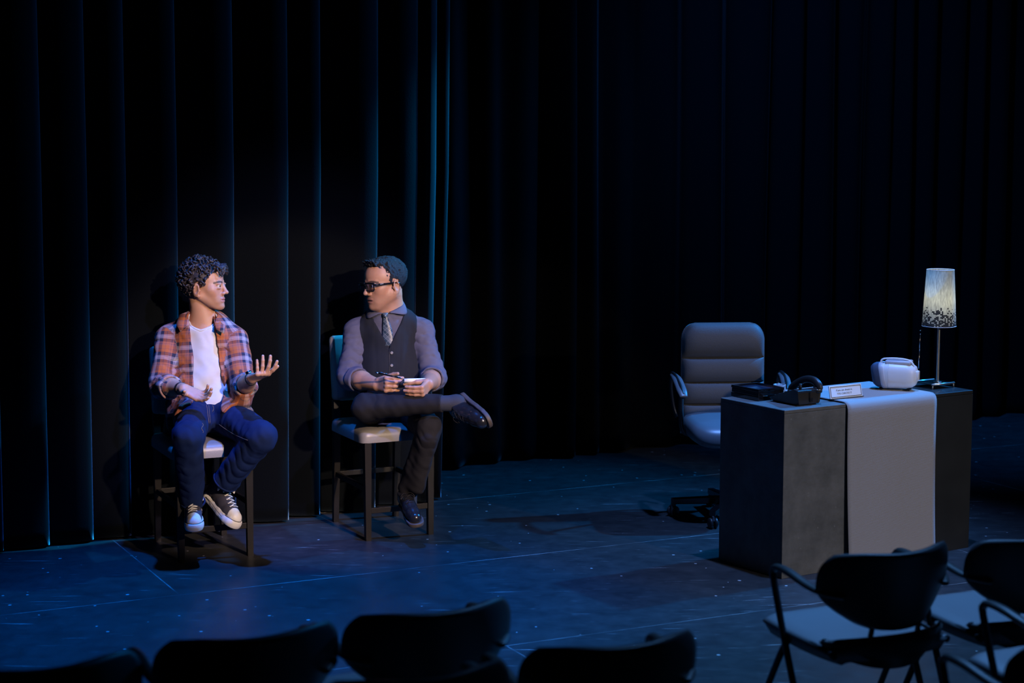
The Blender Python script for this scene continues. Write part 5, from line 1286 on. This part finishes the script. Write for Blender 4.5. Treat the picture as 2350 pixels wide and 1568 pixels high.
    mx = N(m, 'ShaderNodeMix', data_type='RGBA'); L(m, wv, mx.inputs[0]); mx.inputs[6].default_value = (.014, .017, .024, 1); mx.inputs[7].default_value = (.022, .026, .035, 1); L(m, mx.outputs[2], P(m).inputs['Base Color'])
    V = Field(pel - [.28, .3, .02], np.maximum(neck, chest) + [.28, .22, .1], .0038)
    V.rc(ww(893, 775, 9.31), ww(898, 860, 9.29), .166, .178, .03, sq=((0, 1, 0), .80)); V.rc(ww(898, 860, 9.29), pel + [0, 0, .015], .178, .184, .05, sq=((0, 1, 0), .84))
    V.rc(shR + [.035, 0, .0], neck + [-.052, .01, -.025], .066, .058, .04); V.rc(shL + [-.035, 0, .0], neck + [.052, .01, -.025], .066, .058, .04)
    fa2, fb2 = fold(28, 41), fold(75, 42, (1, .6, .5)); V.displace(lambda x, y, z: .0062 * fa(x, y, z) * .5 + .003 * fa2(x, y, z) + .0018 * fb2(x, y, z))
    x, y, z = V.pts((slice(None),) * 3); al = (slice(None),) * 3
    tab_l = [(690, 840), (712, 846), (740, 858), (770, 876), (792, 891), (800, 893)]; tab_r = [(690, 934), (712, 929), (740, 920), (770, 906), (792, 895), (800, 893)]
    zz = np.array([W(0, a, 9.18)[2] for a, _ in tab_l])[::-1]; xl = np.array([W(b, a, 9.18)[0] for a, b in tab_l])[::-1]; xr = np.array([W(b, a, 9.18)[0] for a, b in tab_r])[::-1]
    q = np.maximum(np.maximum(np.interp(z, zz, xl) - x, x - np.interp(z, zz, xr)), np.maximum(y - chest[1], zz[0] - z)); V.comb(al, q.astype(np.float32), .003, 'sub')
    # armholes
    for tb, sg in (([(700, 820), (730, 812), (760, 817), (800, 822), (840, 826), (870, 828), (900, 828)], 1), ([(700, 962), (730, 957), (760, 958), (800, 963), (840, 968), (870, 972), (900, 976)], -1)):
        za = np.array([W(0, a, 9.25)[2] for a, _ in tb])[::-1]; xa = np.array([W(b, a, 9.25)[0] for a, b in tb])[::-1]
        q = (x - np.interp(z, za, xa)) * sg + 0 * y; V.comb(al, q.astype(np.float32) , .004, 'sub')
    V.ell(neck + [0, -.015, .03], (.085, .09, .05), None, .004, 'sub')
    vest, vv, vf = put('vest', V, m, body, base, 2); bvV = bvh_of(vv, vf)
    pl = [on_surf(bvV, 893 + t * 1.5, 797 + 78 * t, .0012) for t in np.linspace(0, 1, 14)]; pl = [p - base for p in pl if p is not None]
    MB().tube(pl, .0016, 6).build('front_edge', MT['strap_black'], vest, smooth=True)
    for py in (810, 839):
        p = on_surf(bvV, 899, py, .001)
        if p is not None: MB().lathe([(0, .004), (.0035, .004), (.0055, .0052), (.007, .004), (.007, 0), (0, 0)], tuple(p - base), 20, Matrix.Rotation(math.pi / 2, 3, 'X')).build('button', mat('button_grey', (.30, .29, .29), .3) if 'button_grey' not in MT else MT['button_grey'], vest, smooth=True)
    # tie
    m = mat('tie_silk', (.1, .15, .2), .4, sheen=.2); at = N(m, 'ShaderNodeAttribute', attribute_name='weave'); sp_ = N(m, 'ShaderNodeSeparateXYZ'); L(m, at.outputs['Vector'], sp_.inputs[0])
    d1 = mth(m, 'ADD', mth(m, 'MULTIPLY', sp_.outputs[0], 1.0), sp_.outputs[1]); d2 = mth(m, 'SUBTRACT', sp_.outputs[1], mth(m, 'MULTIPLY', sp_.outputs[0], .8))
    l1 = mth(m, 'LESS_THAN', mth(m, 'FRACT', mth(m, 'DIVIDE', d1, .021)), .10); l2 = mth(m, 'LESS_THAN', mth(m, 'FRACT', mth(m, 'DIVIDE', d2, .021)), .08)
    bl = mth(m, 'LESS_THAN', mth(m, 'FRACT', mth(m, 'DIVIDE', d1, .042)), .5)
    mx = N(m, 'ShaderNodeMix', data_type='RGBA'); L(m, bl, mx.inputs[0]); mx.inputs[6].default_value = (.018, .042, .07, 1); mx.inputs[7].default_value = (.065, .095, .13, 1)
    m2 = N(m, 'ShaderNodeMix', data_type='RGBA'); L(m, mth(m, 'MAXIMUM', l1, l2), m2.inputs[0]); L(m, mx.outputs[2], m2.inputs[6]); m2.inputs[7].default_value = (.20, .23, .26, 1); L(m, m2.outputs[2], P(m).inputs['Base Color'])
    te = empty('necktie'); te.parent = body
    def strip(nm, rows, bulge, lift):
        g = []; uvw = []
        for (py, cx, hw) in rows:
            r_ = []
            for s in np.linspace(-1, 1, 9):
                p = on_surf(bvS, cx, py, 0)
                if p is None: p = W(cx, py, 9.15)
                r_.append(p + np.array([s * hw, -lift - bulge * (1 - s * s), 0]) - base); uvw.append((s * hw, p[2], 0))
            g.append(r_)
        g = np.array(g); g[:, :, 1] = np.minimum(g[:, :, 1], g[:, :, 1].mean() + .02)
        for _ in range(3): g[1:-1, :, 1] = (g[:-2, :, 1] + g[2:, :, 1] + g[1:-1, :, 1]) / 3
        o = MB().grid(g, .006).build(nm, m, te, smooth=True); a = o.data.attributes.new('weave', 'FLOAT_VECTOR', 'POINT'); u_ = np.array(uvw + uvw, np.float32)[:len(o.data.vertices)]; a.data.foreach_set('vector', u_.ravel())
    strip('blade', [(720, 884, .011), (728, 885, .013), (742, 887, .019), (758, 889, .024), (774, 890.5, .028), (786, 891.5, .030), (793, 892, .028)], .006, .006)
    strip('knot', [(711, 883, .021), (715, 883, .020), (720, 884, .017), (726, 884.5, .0125)], .012, .012)
    # trousers
    hR, hL = ww(866, 942, 9.27), ww(946, 948, 9.27); kR, kL = ww(838, 935, 8.90), ww(985, 982, 8.86); aR, aL = ww(1016, 926, 8.80), ww(938, 1128, 8.99)
    J = Field(np.minimum.reduce([kR, aR, hR, aL, kL]) - [.12, .13, .05], np.maximum.reduce([pel, kL, hL, aR]) + [.1, .2, .09], .004)
    J.ell(pel + [0, 0, -.015], (.185, .145, .095), None, 0)
    J.rc(hR, kR, .090, .068, .03); J.rc(kR, aR, .064, .045, .02); J.half(aR, aR - kR, .003, (aR - .08, aR + .08))
    J.rc(hL, kL, .088, .062, .02); J.rc(kL, aL, .060, .055, .02); J.rc(kL + [0, -.03, -.05], ww(958, 1118, 8.92), .040, .036, .03); e = unit(aL - kL); J.half(aL, e, .003, (aL - [.12, .12, .09], aL + .12))
    fa, fb = fold(30, 51), fold(72, 52); cs = [creases(kR, aR, .003, .05, .08, .08, 1, 2.6), creases(hR, kR, .006, .05, .25, .1, 2), creases(hL, kL, .005, .05, .36, .08, 3), creases(kL, aL, .003, .05, .05, .06, 4), creases(kL, aL, .004, .05, .33, .06, 5)]
    J.displace(lambda x, y, z: .0048 * fa(x, y, z) + .0026 * fb(x, y, z) + sum(c(x, y, z) for c in cs))
    put('trousers', J, MT['trouser'], body, base, 2)
    # socks and shoes
    heelR, toeR = ww(1062, 908, 8.90), ww(1131, 972, 8.66); up_ = np.array([-.62, -.50, -.42])
    K = Field(aR - .1, aR + [.18, .16, .1], .003); K.rc(aR - [.012, 0, 0], ww(1048, 926, 8.825), .038, .039, 0); K.rc(ww(1048, 926, 8.825), ww(1060, 932, 8.83), .04, .038, .02); put('sock', K, MT['sock_dark'], body, base)
    shoe('dress_shoe', body, base, heelR, toeR, up_, 'leather')
    shoe('dress_shoe', body, base, ww(927, 1158, 9.03), ww(956, 1212, 8.775), (-.05, -.35, 1), 'leather')
    K = Field(aL - [.09, .1, .14], aL + .09, .003); K.rc(aL + [0, 0, .02], aL - [0, 0, .06], .042, .04, 0); put('sock', K, MT['sock_dark'], body, base)
    return body, tR
build_man()

# ------------------------------------------------------------------ notepad and pen
A_, B_ = W(927, 872, 8.85), W(978, 871, 8.87); ex = unit(B_ - A_); wd = np.linalg.norm(B_ - A_); sd = unit(np.array([-.052, .125, -.050])); sd = unit(sd - ex * (sd @ ex) * .3); nr = unit(np.cross(ex, sd)); nr = nr if nr[1] < 0 else -nr
t = empty('notepad', tuple(A_)); tag(t, 'small white spiral notepad held in the seated man\'s left hand', 'notepad')
LN = .145
mb = MB(); gp = lambda a, b, c: ex * a + sd * b + nr * c
def slab(nm, c0, c1, w0, w1, mm, l0=0.012, l1=LN):
    v = [gp(a, b, c) for c in (c0, c1) for a, b in ((w0, l0), (w1, l0), (w1, l1), (w0, l1))]
    return MB().add(v, [(3, 2, 1, 0), (4, 5, 6, 7), (0, 1, 5, 4), (1, 2, 6, 5), (2, 3, 7, 6), (3, 0, 4, 7)]).build(nm, mm, t)
slab('page_block', -.004, .003, 0.001, wd - .001, MT['paper']); slab('cover', -.0055, -.004, 0, wd, MT['card_white'])
slab('flipped_page', .0045, .0052, 0.001, wd - .001, MT['paper'], .004, LN * .95); slab('flipped_page', .007, .0077, 0.002, wd - .002, MT['paper'], .002, LN * .92)
pts = []
g = []
for a in np.linspace(-2.6, 2.2, 19): g.append([gp(s, .004 - .0105 * math.cos(a), .0035 + .0105 * math.sin(a)) for s in np.linspace(0, wd, 5)])
MB().grid(g, .0012).build('page_roll', MT['paper'], t, smooth=True)
for s in np.linspace(.006, wd - .006, 14):
    MB().tube([gp(s + .0006 * a, .006 - .007 * math.cos(a), .001 + .0065 * math.sin(a)) for a in np.linspace(0, 6.28, 13)], .0008, 5, cap=False).build('wire_coil', MT['chrome'], t, smooth=True)
p0, p1 = W(861, 855, 8.86), W(924.5, 869, 8.83)
t = empty('pen', tuple(p0)); tag(t, 'slim pen between the fingers of the seated man\'s right hand', 'pen')
e = p1 - p0
MB().tube([e * .12, e * .86], .0042, 14).build('barrel', MT['gloss_black'], t, smooth=True); MB().tube([e * .86, e * .93, e], [.0044, .0036, .001], 14).build('tip', MT['chrome'], t, smooth=True)
MB().tube([e * 0, e * .12], [.0026, .0042], 12).build('clicker', MT['chrome'], t, smooth=True); MB().tube([e * .14 + [0, -.003, .005], e * .2 + [0, -.003, .0075], e * .44 + [0, -.002, .005]], .0013, 8).build('clip', MT['chrome'], t, smooth=True)
